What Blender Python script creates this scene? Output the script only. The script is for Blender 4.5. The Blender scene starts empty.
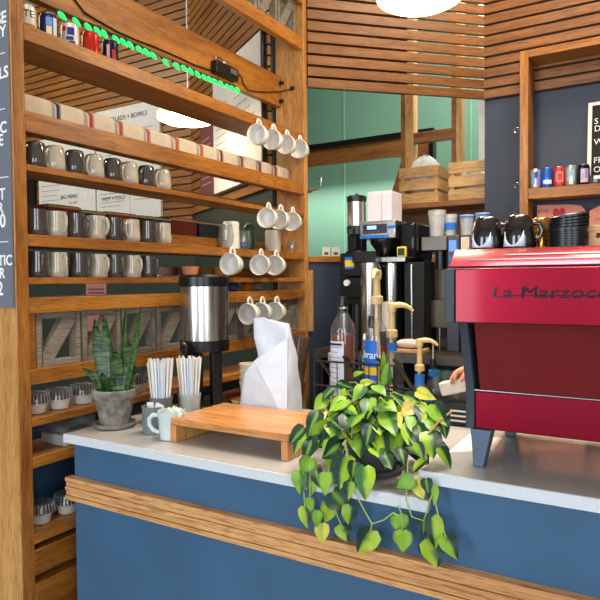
import bpy, bmesh, math, random
from mathutils import Vector, Matrix, Euler, Quaternion
random.seed(7)
C = bpy.context.scene.collection
PI = math.pi
R = math.radians

# ------------------------------------------------------------------ camera
H = 1.527
YAW, PIT, ROL, FPX = .542779, .0301022, -.0084792, 613.03
fwd = Vector((-math.sin(YAW)*math.cos(PIT), math.cos(YAW)*math.cos(PIT), -math.sin(PIT)))
rt = Vector((math.cos(YAW), math.sin(YAW), 0)); up = rt.cross(fwd)
r2 = math.cos(ROL)*rt + math.sin(ROL)*up; u2 = -math.sin(ROL)*rt + math.cos(ROL)*up
EYE = Vector((0, 0, H))
cam = bpy.data.cameras.new('camera'); cam.sensor_width = 36; cam.lens = FPX/600*36; cam.clip_start = .02
co = bpy.data.objects.new('camera', cam); C.objects.link(co)
m3 = Matrix((r2, u2, -fwd)).transposed()
co.matrix_world = Matrix.Translation(EYE) @ m3.to_4x4()
bpy.context.scene.camera = co

def ray(px, py): return r2*((px-300)/FPX) - u2*((py-300)/FPX) + fwd
def pX(px, py, X): d = ray(px, py); return EYE + d*(X/d.x)          # where the line of sight meets a real plane of the room
def pY(px, py, Y): d = ray(px, py); return EYE + d*(Y/d.y)
def pZ(px, py, Z): d = ray(px, py); return EYE + d*((Z-H)/d.z)

# ------------------------------------------------------------------ materials
MATS = {}
def nodes(name):
    m = bpy.data.materials.new(name); m.use_nodes = True
    nt = m.node_tree; return m, nt, nt.nodes['Principled BSDF']
def s2l(c): return tuple(((v/255)/12.92 if v/255 <= .04045 else ((v/255+.055)/1.055)**2.4) for v in c)
def mat(name, rgb, rough=.5, metal=0, coat=0, emit=0, trans=0, ior=1.45, var=.0, vscale=20, bump=0, bscale=60, spec=.5, alpha=1):
    if name in MATS: return MATS[name]
    m, nt, b = nodes(name); col = (*s2l(rgb), 1)
    b.inputs['Roughness'].default_value = rough; b.inputs['Metallic'].default_value = metal
    b.inputs['Coat Weight'].default_value = coat; b.inputs['Coat Roughness'].default_value = .08
    b.inputs['Transmission Weight'].default_value = trans; b.inputs['IOR'].default_value = ior
    b.inputs['Specular IOR Level'].default_value = spec
    b.inputs['Base Color'].default_value = col
    tc = nt.nodes.new('ShaderNodeTexCoord')
    nz = nt.nodes.new('ShaderNodeTexNoise'); nz.inputs['Scale'].default_value = vscale; nz.inputs['Detail'].default_value = 5
    nt.links.new(tc.outputs['Object'], nz.inputs['Vector'])
    if var or not (trans or emit):
        v = var or .05
        mx = nt.nodes.new('ShaderNodeMix'); mx.data_type = 'RGBA'
        mx.inputs['A'].default_value = (*[c*(1-v) for c in col[:3]], 1); mx.inputs['B'].default_value = (*[min(1, c*(1+v)) for c in col[:3]], 1)
        mr = nt.nodes.new('ShaderNodeMapRange'); mr.inputs[1].default_value = .34; mr.inputs[2].default_value = .66; nt.links.new(nz.outputs['Fac'], mr.inputs[0]); nt.links.new(mr.outputs[0], mx.inputs['Factor']); nt.links.new(mx.outputs['Result'], b.inputs['Base Color'])
    if bump:
        n2 = nt.nodes.new('ShaderNodeTexNoise'); n2.inputs['Scale'].default_value = bscale; n2.inputs['Detail'].default_value = 3
        nt.links.new(tc.outputs['Object'], n2.inputs['Vector'])
        bp = nt.nodes.new('ShaderNodeBump'); bp.inputs['Strength'].default_value = bump; bp.inputs['Distance'].default_value = .004
        nt.links.new(n2.outputs['Fac'], bp.inputs['Height']); nt.links.new(bp.outputs['Normal'], b.inputs['Normal'])
    if emit:
        b.inputs['Emission Color'].default_value = col; b.inputs['Emission Strength'].default_value = emit
    MATS[name] = m; return m
def oak(name, axis, light, dark, rough=.42, scale=1.0, coat=.0):
    if name in MATS: return MATS[name]
    m, nt, b = nodes(name); N = nt.nodes; L = nt.links
    tc = N.new('ShaderNodeTexCoord'); oi = N.new('ShaderNodeObjectInfo')
    ml = N.new('ShaderNodeVectorMath'); ml.operation = 'SCALE'; ml.inputs['Scale'].default_value = 13
    cb = N.new('ShaderNodeCombineXYZ')
    for i in range(3): L.new(oi.outputs['Random'], cb.inputs[i])
    L.new(cb.outputs[0], ml.inputs[0])
    ad = N.new('ShaderNodeVectorMath'); ad.operation = 'ADD'; L.new(tc.outputs['Object'], ad.inputs[0]); L.new(ml.outputs[0], ad.inputs[1])
    def chain(along, across, det):
        mp = N.new('ShaderNodeMapping'); s = [across*scale]*3; s['XYZ'.index(axis)] = along*scale
        mp.inputs['Scale'].default_value = s; L.new(ad.outputs[0], mp.inputs['Vector'])
        nz = N.new('ShaderNodeTexNoise'); nz.inputs['Scale'].default_value = 1; nz.inputs['Detail'].default_value = det
        nz.inputs['Distortion'].default_value = .6
        L.new(mp.outputs[0], nz.inputs['Vector']); return nz.outputs['Fac']
    a = chain(2.2, 26, 4); c = chain(14, 210, 2); e = chain(.9, 5, 2)
    r1 = N.new('ShaderNodeValToRGB'); r1.color_ramp.elements[0].position = .33; r1.color_ramp.elements[1].position = .66
    r1.color_ramp.elements[0].color = (*s2l(dark), 1); r1.color_ramp.elements[1].color = (*s2l(light), 1)
    mx0 = N.new('ShaderNodeMath'); mx0.operation = 'MULTIPLY_ADD'; L.new(e, mx0.inputs[0]); mx0.inputs[1].default_value = .45; 
    mh = N.new('ShaderNodeMath'); mh.operation = 'MULTIPLY'; L.new(a, mh.inputs[0]); mh.inputs[1].default_value = .55
    L.new(mh.outputs[0], mx0.inputs[2]); L.new(mx0.outputs[0], r1.inputs['Fac'])
    r2_ = N.new('ShaderNodeValToRGB'); r2_.color_ramp.elements[0].position = .36; r2_.color_ramp.elements[1].position = .5
    r2_.color_ramp.elements[0].color = (.5, .42, .36, 1); r2_.color_ramp.elements[1].color = (1, 1, 1, 1)
    L.new(c, r2_.inputs['Fac'])
    mm = N.new('ShaderNodeMix'); mm.data_type = 'RGBA'; mm.blend_type = 'MULTIPLY'; mm.inputs['Factor'].default_value = .8
    L.new(r1.outputs[0], mm.inputs['A']); L.new(r2_.outputs[0], mm.inputs['B']); L.new(mm.outputs['Result'], b.inputs['Base Color'])
    bp = N.new('ShaderNodeBump'); bp.inputs['Strength'].default_value = .15; bp.inputs['Distance'].default_value = .002
    L.new(c, bp.inputs['Height']); L.new(bp.outputs[0], b.inputs['Normal'])
    b.inputs['Roughness'].default_value = rough; b.inputs['Coat Weight'].default_value = coat; b.inputs['Coat Roughness'].default_value = .2
    MATS[name] = m; return m
def glass(name, rgb, rough=.02, alpha=.25):
    """thin clear wall: glossy reflection over a mostly clear tinted pane"""
    if name in MATS: return MATS[name]
    m = bpy.data.materials.new(name); m.use_nodes = True; nt = m.node_tree; N = nt.nodes; L = nt.links
    N.clear(); out = N.new('ShaderNodeOutputMaterial'); g = N.new('ShaderNodeBsdfGlossy'); g.inputs['Roughness'].default_value = rough
    t = N.new('ShaderNodeBsdfTransparent'); t.inputs['Color'].default_value = (*s2l(rgb), 1)
    d = N.new('ShaderNodeBsdfDiffuse'); d.inputs['Color'].default_value = (*s2l(rgb), 1)
    lw = N.new('ShaderNodeLayerWeight'); lw.inputs['Blend'].default_value = .5; pw = N.new('ShaderNodeMath'); pw.operation = 'POWER'; L.new(lw.outputs['Facing'], pw.inputs[0]); pw.inputs[1].default_value = 3.2; sq = N.new('ShaderNodeMath'); sq.operation = 'MULTIPLY_ADD'; L.new(pw.outputs[0], sq.inputs[0]); sq.inputs[1].default_value = .5; sq.inputs[2].default_value = .05
    tc = N.new('ShaderNodeTexCoord'); nz = N.new('ShaderNodeTexNoise'); nz.inputs['Scale'].default_value = 9; L.new(tc.outputs['Object'], nz.inputs['Vector'])
    ma = N.new('ShaderNodeMath'); ma.operation = 'MULTIPLY'; L.new(nz.outputs['Fac'], ma.inputs[0]); ma.inputs[1].default_value = alpha*2
    m1 = N.new('ShaderNodeMixShader'); L.new(ma.outputs[0], m1.inputs[0]); L.new(t.outputs[0], m1.inputs[1]); L.new(d.outputs[0], m1.inputs[2])
    m2 = N.new('ShaderNodeMixShader'); L.new(sq.outputs[0], m2.inputs[0]); L.new(m1.outputs[0], m2.inputs[1]); L.new(g.outputs[0], m2.inputs[2])
    L.new(m2.outputs[0], out.inputs['Surface']); MATS[name] = m; return m

OAK_L, OAK_D = (188, 124, 46), (130, 74, 20)
oakX = oak('oak_grain_x', 'X', OAK_L, OAK_D); oakY = oak('oak_grain_y', 'Y', OAK_L, OAK_D); oakZ = oak('oak_grain_z', 'Z', OAK_L, OAK_D)
oak_lit = oak('oak_upright_lit', 'Z', (214, 162, 94), (174, 118, 58))  # lighter copy of the oak, window light put into the colour
oak_slat = oak('oak_slat', 'X', (152, 98, 46), (100, 58, 22))
oak_far = oak('oak_slat_far', 'X', (166, 112, 52), (116, 72, 30))
oak_band = oak('oak_counter_band', 'X', (222, 170, 112), (176, 120, 66))
oak_pale = oak('pine_pale', 'X', (222, 178, 120), (188, 138, 80)); oak_paleZ = oak('pine_pale_z', 'Z', (226, 184, 126), (190, 142, 84))
oak_riser = oak('oak_riser', 'X', (222, 162, 98), (184, 118, 58), rough=.3)
brown = oak('brown_board', 'X', (166, 110, 56), (118, 72, 32))
navy = mat('navy_paint', (52, 62, 80), .55, var=.06, vscale=3)
blue = mat('blue_counter_paint', (56, 92, 124), .42, var=.07, vscale=4, bump=.05, bscale=40)
quartz = mat('grey_quartz', (176, 170, 162), .13, var=.05, vscale=90, spec=.6)
quartz_daylit = mat('quartz_edge_daylit', (205, 210, 214), .3, var=.03, vscale=90)  # daylight reflection on the slab fronts put into a paler quartz
green = mat('green_panel', (116, 162, 138), .5, var=.03, vscale=2)
dkgreen = mat('dark_green_paint', (52, 63, 55), .5, var=.08, vscale=3)
floorm = mat('concrete_floor', (150, 145, 138), .5, var=.1, vscale=2)
ceilm = mat('ceiling_paint', (210, 205, 196), .8, var=.02)
white = mat('white_glaze', (236, 234, 228), .12, coat=.4)
creamc = mat('cream_glaze', (184, 174, 154), .08, coat=.7, var=.14, vscale=18)
charc = mat('charcoal_glaze', (70, 64, 60), .07, coat=.9, var=.2, vscale=18)
black = mat('black_plastic', (18, 18, 20), .3)
blackm = mat('black_matt_metal', (24, 26, 30), .45, metal=.3)
steel = mat('brushed_steel', (190, 188, 184), .24, metal=1, var=.05, vscale=60)
dsteel = mat('dull_steel', (106, 100, 92), .38, metal=.9, var=.12, vscale=12)
brass = mat('brass_hook', (196, 160, 90), .25, metal=1)
chrome = mat('chrome', (220, 220, 224), .08, metal=1)
red = mat('red_metallic_paint', (134, 10, 36), .32, metal=.9, coat=.35, var=.05, vscale=300)
reddk = mat('burgundy_panel', (122, 16, 26), .26, metal=.45, coat=.5)
bside = mat('charcoal_side_plate', (52, 58, 66), .5)
paper = mat('white_paper', (236, 236, 232), .7)
bagm = mat('white_bag_film', (204, 208, 216), .33, coat=.2, bump=.9, bscale=14)
linen = mat('cream_linen', (206, 192, 170), .9, var=.06, vscale=30, bump=.4, bscale=300)
wmenu = mat('menu_card', (222, 224, 222), .6)
ink = mat('black_ink', (34, 34, 36), .6)
inkr = mat('red_ink', (170, 80, 70), .6)
wtxt = mat('white_lettering', (240, 240, 240), .6)
signm = mat('slate_sign_board', (108, 112, 124), .5, var=.04, vscale=3)
claygrey = mat('weathered_grey_clay', (124, 118, 110), .85, var=.42, vscale=30, bump=.4, bscale=50)
potdark = mat('dark_grey_pot', (72, 72, 72), .7, var=.25, vscale=20, bump=.3)
soil = mat('potting_soil', (50, 38, 30), .95, var=.3, vscale=60, bump=.8)
greyw = oak('weathered_grey_wood', 'Y', (150, 140, 126), (112, 104, 92), rough=.7)
clear = glass('clear_plastic', (244, 246, 246), .05, .06)
cglass = glass('clear_glass', (246, 248, 246), .02, .03)
frost = glass('frosted_plastic', (226, 226, 224), .3, .5)
choc = mat('chocolate', (58, 34, 26), .6, var=.2, bump=.6, bscale=80)
liner = mat('cake_liner', (206, 200, 192), .8)
tan = mat('tan_pump_plastic', (222, 190, 128), .35)
btape = mat('blue_tape', (30, 112, 200), .6)
yellow = mat('yellow_plastic', (236, 200, 40), .5)
amber = mat('amber_liquor', (126, 56, 16), .06, coat=.3)
kraft = mat('pale_kraft_cup', (226, 206, 176), .8)
tealc = mat('pale_teal_glaze', (196, 208, 206), .15, coat=.4)
greyc = mat('grey_stone_mug', (110, 114, 116), .5, var=.1)
bronze = mat('black_brown_glaze', (26, 17, 10), .08, coat=1)
goldg = mat('bronze_gold_glaze', (170, 116, 50), .15, metal=.8)
icew = mat('pale_blue_patch', (196, 216, 228), .15, coat=.5)
pinkc = mat('salmon_card', (232, 150, 128), .7)
heartm = mat('red_heart', (206, 36, 52), .6)
skin = mat('skin', (224, 150, 118), .5, var=.06)
straww = mat('white_straw', (240, 240, 238), .4); strawb = mat('pale_blue_straw', (208, 224, 240), .4); strawc = mat('cream_straw', (244, 226, 204), .4)

# ------------------------------------------------------------------ mesh helpers
class MB:
    def __init__(s): s.bm = bmesh.new()
    def _f(s, vs, mi=0):
        try: f = s.bm.faces.new(vs); f.material_index = mi; return f
        except ValueError: return None
    def box(s, x0, x1, y0, y1, z0, z1, M=None, mi=0):
        v = [Vector((x, y, z)) for z in (z0, z1) for x, y in ((x0, y0), (x1, y0), (x1, y1), (x0, y1))]
        v = [s.bm.verts.new(M @ p if M else p) for p in v]
        for q in ((3, 2, 1, 0), (4, 5, 6, 7), (0, 1, 5, 4), (1, 2, 6, 5), (2, 3, 7, 6), (3, 0, 4, 7)): s._f([v[i] for i in q], mi)
        return s
    def prism(s, poly, ext, mi=0):
        a = [s.bm.verts.new(Vector(p)) for p in poly]; b = [s.bm.verts.new(Vector(p)+Vector(ext)) for p in poly]
        n = len(a); s._f(a[::-1], mi); s._f(b, mi)
        for i in range(n): s._f([a[i], a[(i+1) % n], b[(i+1) % n], b[i]], mi)
        return s
    def lathe(s, prof, seg=24, M=None, mi=0, cap0=True, cap1=True):
        rings = []
        for r, z in prof:
            ring = []
            for k in range(seg):
                p = Vector((r*math.cos(2*PI*k/seg), r*math.sin(2*PI*k/seg), z)); ring.append(s.bm.verts.new(M @ p if M else p))
            rings.append(ring)
        for a, b in zip(rings, rings[1:]):
            for k in range(seg): s._f([a[k], a[(k+1) % seg], b[(k+1) % seg], b[k]], mi)
        if cap0: s._f(rings[0][::-1], mi)
        if cap1: s._f(rings[-1], mi)
        return s
    def cyl(s, p0, p1, r, seg=12, r1=None, mi=0):
        p0, p1 = Vector(p0), Vector(p1); d = p1-p0; M = Matrix.Translation(p0) @ d.to_track_quat('Z', 'Y').to_matrix().to_4x4()
        return s.lathe([(r, 0), (r if r1 is None else r1, d.length)], seg, M, mi)
    def tube(s, pts, r, seg=8, mi=0, flat=1.0):
        pts = [Vector(p) for p in pts]; n = len(pts); rings = []; nrm = None
        for i, p in enumerate(pts):
            t = (pts[min(i+1, n-1)]-pts[max(i-1, 0)]).normalized()
            if nrm is None:
                nrm = t.orthogonal().normalized() if abs(t.z) > .99 else t.cross(Vector((0, 0, 1))).normalized()
            nrm = (nrm - t*nrm.dot(t)).normalized(); b = t.cross(nrm); rr = r[i] if isinstance(r, (list, tuple)) else r
            rings.append([s.bm.verts.new(p+nrm*math.cos(2*PI*k/seg)*rr+b*math.sin(2*PI*k/seg)*rr*flat) for k in range(seg)])
        for a, b in zip(rings, rings[1:]):
            for k in range(seg): s._f([a[k], a[(k+1) % seg], b[(k+1) % seg], b[k]], mi)
        s._f(rings[0][::-1], mi); s._f(rings[-1], mi); return s
    def sphere(s, c, r, seg=14, sq=(1, 1, 1), mi=0):
        n = 8; prof = [(max(1e-4, math.sin(PI*i/n))*r, -math.cos(PI*i/n)*r) for i in range(n+1)]
        return s.lathe(prof, seg, Matrix.Translation(c) @ Matrix.Diagonal((*sq, 1)), mi)
    def build(s, name, mats, parent=None, bevel=0, smooth=40, local=False, bseg=2, subd=0):
        bmesh.ops.remove_doubles(s.bm, verts=s.bm.verts, dist=1e-6)
        bmesh.ops.recalc_face_normals(s.bm, faces=s.bm.faces)
        me = bpy.data.meshes.new(name)
        if parent is None and not local:
            xs = [v.co for v in s.bm.verts]
            off = Vector(((min(v.x for v in xs)+max(v.x for v in xs))/2, (min(v.y for v in xs)+max(v.y for v in xs))/2, min(v.z for v in xs)))
        elif parent is not None and not local: off = wloc(parent)
        else: off = Vector()
        for v in s.bm.verts: v.co -= off
        s.bm.to_mesh(me); s.bm.free()
        for m in (mats if isinstance(mats, (list, tuple)) else [mats]): me.materials.append(m)
        if smooth:
            for p in me.polygons: p.use_smooth = True
            me.set_sharp_from_angle(angle=R(smooth))
        o = bpy.data.objects.new(name, me); C.objects.link(o)
        if parent is not None: o.parent = parent
        elif not local: o.location = off
        if bevel:
            b = o.modifiers.new('bevel', 'BEVEL'); b.width = bevel; b.segments = bseg; b.limit_method = 'ANGLE'; b.angle_limit = R(40)
        if subd:
            b = o.modifiers.new('sub', 'SUBSURF'); b.levels = subd; b.render_levels = subd
        return o
def wloc(o):
    v = Vector(o.location)
    while o.parent: o = o.parent; v += Vector(o.location)
    return v
LABELS = {}
def tag(o, label=None, cat=None, group=None, kind=None):
    if label: o['label'] = label
    if cat: o['category'] = cat
    if group: o['group'] = group
    if kind: o['kind'] = kind
    return o
def thing(name, label, cat, loc=(0, 0, 0), group=None, rotz=0):
    o = bpy.data.objects.new(name, None); o.empty_display_size = .05; C.objects.link(o); o.location = loc; o.rotation_euler.z = rotz
    return tag(o, label, cat, group)
def struct(o): o['kind'] = 'structure'; return o
def dup(o, loc=None, rot=None, label=None, parent=None, group=None):
    c = o.copy(); C.objects.link(c)
    if parent is not None: c.parent = parent
    if loc is not None: c.location = loc
    if rot is not None: c.rotation_euler = rot
    if label: c['label'] = label
    if group: c['group'] = group
    for ch in list(o.children): dup(ch, parent=c)
    return c
def text(s, name, size, m, parent=None, loc=(0, 0, 0), rot=(PI/2, 0, 0), ext=.0008, ax='LEFT', sx=1, shear=0, bend=None, world=True, bold=0):
    cu = bpy.data.curves.new(name, 'FONT'); cu.body = s; cu.size = size; cu.extrude = ext; cu.align_x = ax; cu.shear = shear; cu.offset = bold; cu.resolution_u = 3
    t = bpy.data.objects.new(name, cu); C.objects.link(t)
    dg = bpy.context.evaluated_depsgraph_get(); me = bpy.data.meshes.new_from_object(t.evaluated_get(dg))
    bpy.data.objects.remove(t); bpy.data.curves.remove(cu)
    M = Matrix.Translation(Vector(loc)) @ Euler(rot).to_matrix().to_4x4() @ Matrix.Diagonal((sx, 1, 1, 1))
    for v in me.vertices:
        if bend:                                   # wrap round a cylinder of radius bend
            a = v.co.x*sx/bend; rr = bend+v.co.z
            v.co = Vector((rr*math.sin(a), -rr*math.cos(a), v.co.y))
        else: v.co = M @ v.co
    if parent is not None and world and not bend:
        off = wloc(parent)
        for v in me.vertices: v.co -= off
    me.materials.clear(); me.materials.append(m); me.name = name
    o = bpy.data.objects.new(name, me); C.objects.link(o)
    if parent is not None: o.parent = parent
    return o
def arc(c, r, a0, a1, n, ux, uy): return [Vector(c)+Vector(ux)*r*math.cos(a0+(a1-a0)*i/n)+Vector(uy)*r*math.sin(a0+(a1-a0)*i/n) for i in range(n+1)]
def patch(r, a0, a1, z0, z1, t=.0006, n=10):
    """a curved label on a cylinder, angle measured from -Y"""
    mb = MB(); rows = []
    for i in range(n+1):
        a = a0+(a1-a0)*i/n; rows.append([mb.bm.verts.new((q*math.sin(a), -q*math.cos(a), z)) for q, z in ((r, z0), (r+t, z0), (r+t, z1), (r, z1))])
    for a, b in zip(rows, rows[1:]):
        for k in range(4): mb._f([a[k], a[(k+1) % 4], b[(k+1) % 4], b[k]])
    mb._f(rows[0]); mb._f(rows[-1][::-1]); return mb
# ------------------------------------------------------------------ the room
def B(name, m, x0, x1, y0, y1, z0, z1, parent=None, bevel=0, **k):
    return MB().box(x0, x1, y0, y1, z0, z1).build(name, m, parent, bevel, **k)
struct(B('floor', floorm, -9, 3.5, -4, 7.2, -.1, 0))
struct(B('ceiling', ceilm, -9, 3.5, -4, 7.2, 4.4, 4.5))
struct(B('wall_right', navy, -1.05, 3.5, 4.11, 4.21, 0, 4.4))
struct(B('wall_side', mat('plain_wall', (200, 198, 192), .7), 3.4, 3.5, -4, 4.11, 0, 4.4))
PITCH, SH = .0685, .055
def slats(x0, x1, z0, z1, m, ya=-.022, yb=0, jit=0):
    mb = MB(); z = z0; k = 0
    while z < z1:
        mb.box(x0, x1, ya, yb, z, min(z+SH, z1)); z += PITCH; k += 1
    return mb
# oak slats above the navy wall, and the diagonal slat screen that meets them in the corner
o = slats(-1.06, 3.4, 2.708, 4.4, oak_slat).build('wall_right_slats', oak_slat, local=True, bevel=.002); o.location = (0, 4.108, 0); struct(o)
DL = math.hypot(.85, .85)
o = slats(0, DL, 2.708, 4.4, oak_slat).build('wall_diagonal', oak_slat, local=True, bevel=.002); o.location = (-1.905, 3.262, 0); o.rotation_euler.z = R(45); struct(o)
dk = mat('dark_backing', (34, 26, 20), .8)
struct(B('trim_1', dk, -1.05, 3.4, 4.1, 4.112, 2.70, 4.4))
o = MB().box(0, DL*.56, .03, .045, 2.72, 4.4).build('trim_2', dk, local=True); o.location = (-1.905, 3.262, 0); o.rotation_euler.z = R(45); struct(o)
# half wall with an oak cap under the pass-through
o = MB().box(0, DL, 0, .09, 0, 1.645).build('wall_half', navy, local=True); o.location = (-1.905, 3.262, 0); o.rotation_euler.z = R(45); struct(o)
o = MB().box(0, DL, -.015, .11, 1.646, 1.682).build('trim_3', oakX, local=True, bevel=.003); o.location = (-1.905, 3.262, 0); o.rotation_euler.z = R(45); struct(o)
# green back room seen through the pass-through
struct(B('wall_back', green, -5, 3, 6.2, 6.3, 0, 4.4))
mb = MB()
for x in (-3.98, -3.14, -2.3, -1.72, -1.46, -.6): mb.box(x-.008, x+.008, 6.19, 6.2, 0, 4.4)
struct(mb.build('trim_4', mat('green_seam', (132, 190, 160), .5)))
struct(B('wall_back_right', mat('pale_wall', (226, 230, 222), .6), -1.225, -1.05, 4.62, 4.66, 1.3, 4.4))
# stair side panel with a black edge, crossing the back room
t = thing('stair_side_panel', 'brown wooden panel edged in black across the green back room, above the white jars', 'wall panel', (-2.4, 5.3, 2.3))
P = [(-4.2, 5.3, 2.665), (-2.09, 5.3, 2.665), (-2.25, 5.3, 2.2), (-2.25, 5.3, 2.1), (-1.83, 5.3, 2.1), (-1.83, 5.3, 2.86), (-4.2, 5.3, 2.86)]
MB().prism(P, (0, .05, 0)).build('panel', brown, t)
P = [(-4.2, 5.28, 2.83), (-1.84, 5.28, 2.83), (-1.84, 5.28, 2.3), (-1.80, 5.28, 2.3), (-1.80, 5.28, 2.875), (-4.2, 5.28, 2.875)]
MB().prism(P, (0, .09, 0)).build('black_edge', black, t); B('post', brown, -2.2, -1.85, 5.3, 5.35, 0, 2.0995, t)
# open stud frame
t = thing('stud_frame', 'pale timber stud frame standing behind the two wooden crates', 'timber frame', (-1.6, 4.6, 0))
for x in (-1.795, -1.389):
    B('stud', oak_paleZ, x, x+.068 if x < -1.5 else x+.04, 4.6, 4.7, 0, 4.38, t, .002)
    B('stud_side', brown, x-.035, x-.001, 4.6, 4.72, 0, 4.38, t)
B('cross_rail', oak('brown_rail', 'X', (172, 116, 64), (126, 78, 38)), -1.728, -1.426, 4.6, 4.66, 2.6, 2.68, t, .002)
# far wall beyond the shelving: oak slats in a flat and an angled run, dark green below
WY = 4.12
struct(B('wall_far', dkgreen, -9, -3.55, WY, WY+.1, 0, 4.4))
o = slats(-9, -3.56, 2.05, 4.4, oak_far).build('wall_far_slats', oak_far, local=True); o.location = (0, WY-.002, 0); struct(o)
ang = math.atan2(-.86, 1.36); LL = 1.68
o = MB().box(0, LL, 0, .08, 0, 4.4).build('wall_angled', dkgreen, local=True); o.location = (-3.56, WY, 0); o.rotation_euler.z = ang; struct(o)
o = slats(0, LL, 2.12, 4.4, oak_far).build('wall_angled_slats', oak_far, local=True); o.location = (-3.56, WY, 0); o.rotation_euler.z = ang; struct(o)
struct(B('wall_left', mat('left_wall', (170, 160, 146), .7), -9.1, -9, -4, WY, 0, 4.4))

# menu boards on the far slats
def menu(name, label, x0, x1, z0, z1, head, sub, rot=None):
    t = thing(name, label, 'menu board', ((x0+x1)/2, WY-.05, z0), 'menu boards on the slatted walls')
    B('card', wmenu, x0, x1, WY-.05, WY-.0245, z0, z1, t)
    return t
m1 = menu('menu_board', 'white menu board headed in black, on the far slats behind the cream linen rolls', -4.73, -3.9, 2.12, 3.16, '', '')
text('SALADS + BOWLS', 'lettering', .06, ink, m1, (pY(128, 118, WY-.052).x, WY-.052, pY(128, 118.5, WY-.052).z), ax='CENTER')
for k in range(5):
    B('menu_line', mat('grey_print', (150, 150, 150), .7), -4.6, -4.6+.62-.1*(k % 3), WY-.0515, WY-.0505, 2.93-.05*k, 2.936-.05*k, m1)
text('HOT + COLD', 'lettering', .05, ink, m1, (pY(114, 200, WY-.052).x, WY-.052, pY(114, 200, WY-.052).z), ax='CENTER')
B('menu_line', mat('grey_print', (150, 150, 150), .7), -4.285, -4.28, WY-.0515, WY-.0505, 2.15, 2.5, m1)
for k in range(4):
    B('menu_line', mat('grey_print', (150, 150, 150), .7), -4.22, -3.95-.04*(k % 2), WY-.0515, WY-.0505, 2.44-.05*k, 2.446-.05*k, m1)
    B('menu_line', mat('grey_print', (150, 150, 150), .7), -4.68, -4.36-.05*(k % 2), WY-.0515, WY-.0505, 2.37-.04*k, 2.376-.04*k, m1)
m2 = menu('menu_board', 'white menu board nearest the left upright, partly behind the upper mug row', -5.6, -4.75, 2.12, 3.0, '', '')
text('BIG MENU', 'lettering', .055, ink, m2, (pY(69, 198, WY-.052).x, WY-.052, pY(69, 198.5, WY-.052).z), ax='CENTER')
text('ALL DAY', 'lettering', .03, inkr, m2, (pY(73, 203, WY-.052).x, WY-.052, pY(73, 203.5, WY-.052).z), ax='CENTER')
for k in range(5): B('menu_line', mat('grey_print', (150, 150, 150), .7), -5.56, -5.25-.03*(k % 3), WY-.0515, WY-.0505, 2.52-.05*k, 2.526-.05*k, m2)
t = thing('menu_board', 'tall white menu board with black right edge on the angled slatted wall', 'menu board', (-3.56, WY, 0), 'menu boards on the slatted walls', rotz=ang)
MB().box(.70, 1.63, -.05, -.0225, 2.2, 3.10).build('card', wmenu, t, local=True)
MB().box(1.631, 1.652, -.05, -.0225, 2.2, 3.10).build('edge_strip', black, t, local=True)
MB().box(.36, .69, -.05, -.0225, 2.2, 2.78).build('wine_panel', mat('wine_red_card', (112, 62, 66), .6), t, local=True)
for k in range(8):
    MB().box(1.15, 1.52-.06*(k % 3), -.0512, -.0505, 2.44+.06*k, 2.446+.06*k).build('menu_line', mat('grey_print', (150, 150, 150), .7), t, local=True)
    MB().box(.76, 1.0, -.0512, -.0505, 2.44+.055*k, 2.446+.055*k).build('menu_line', mat('grey_print', (150, 150, 150), .7), t, local=True)
    MB().box(.40, .64-.03*(k % 3), -.0512, -.0505, 2.3+.05*k, 2.31+.05*k).build('wine_line', mat('pink_print', (186, 140, 140), .7), t, local=True)
# small chalk sign and pinned notice on the far wall
t = thing('chalk_sign', 'black sign with white lettering seen beside the left upright above the first charcoal mug', 'sign', (-5.9, WY-.05, 2.1))
B('board', black, -6.1, -5.67, WY-.05, WY-.025, 2.1, 2.62, t)
text('LAST\nDAY', 'lettering', .085, wtxt, t, (-5.89, WY-.052, 2.5), ax='CENTER')
text('ON', 'lettering', .075, wtxt, t, (-5.82, WY-.052, 2.3), ax='CENTER'); text('ER', 'lettering', .075, wtxt, t, (-5.82, WY-.052, 2.2), ax='CENTER')
n = pY(97, 291, WY-.006); t = B('notice_card', mat('dusty_pink_notice', (178, 124, 118), .7), n.x-.16, n.x+.13, WY-.006, WY-.0005, n.z-.4, n.z+.10)
tag(t, 'dusty pink notice card seen through the gap under the lowest mug row', 'notice')
for k in range(3): B('printed_line', mat('notice_ink', (120, 50, 56), .7), n.x-.12, n.x+.1, WY-.0065, WY-.006, n.z-.06+.035*k, n.z-.045+.035*k, t)

# ------------------------------------------------------------------ shelving unit (room divider)
SX0, SX1, SY0, SY1 = -2.1, -1.9, 1.334, 3.212
su = thing('shelving_unit', 'tall open oak shelving unit dividing the room, holding mugs and linen', 'shelves', (-2.0, 2.27, 0))
B('upright', oakZ, SX0, SX1, 1.2885, 1.334, 0, 4.399, su, .002); B('lit_face_layer', oak_lit, SX0, SX1, 1.283, 1.288, 0, 4.399, su, .001)  # thin layer added on the near upright to carry its window-lit tone
B('upright', oak_lit, SX0, SX1, 3.212, 3.255, 0, 4.399, su, .002)  # far upright coloured in the same window-lit oak
def board(x0, x1, z0, z1, name='shelf_board', m=oakY, y0=SY0+.001, y1=SY1-.001): return B(name, m, x0, x1, y0, y1, z0, z1, su, .002)
board(-2.1, -1.9205, 2.364, 2.388); board(-1.92, -1.9, 2.364, 2.418, 'fascia')
board(-1.94, -1.9, 2.052, 2.108, 'fascia'); board(-2.1, -1.941, 2.09, 2.136)
board(-2.06, -1.9, 1.918, 1.94); board(-2.1, -2.062, 1.935, 1.985, 'back_rail')
board(-2.06, -1.9, 1.658, 1.699); board(-2.1, -2.062, 1.69, 1.76, 'back_rail')
board(-2.06, -1.9, 1.526, 1.549); board(-2.1, -2.062, 1.54, 1.602, 'back_rail')
board(-1.94, -1.9, 1.423, 1.478, 'fascia'); board(-1.94, -1.9, 1.174, 1.227, 'fascia')
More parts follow.
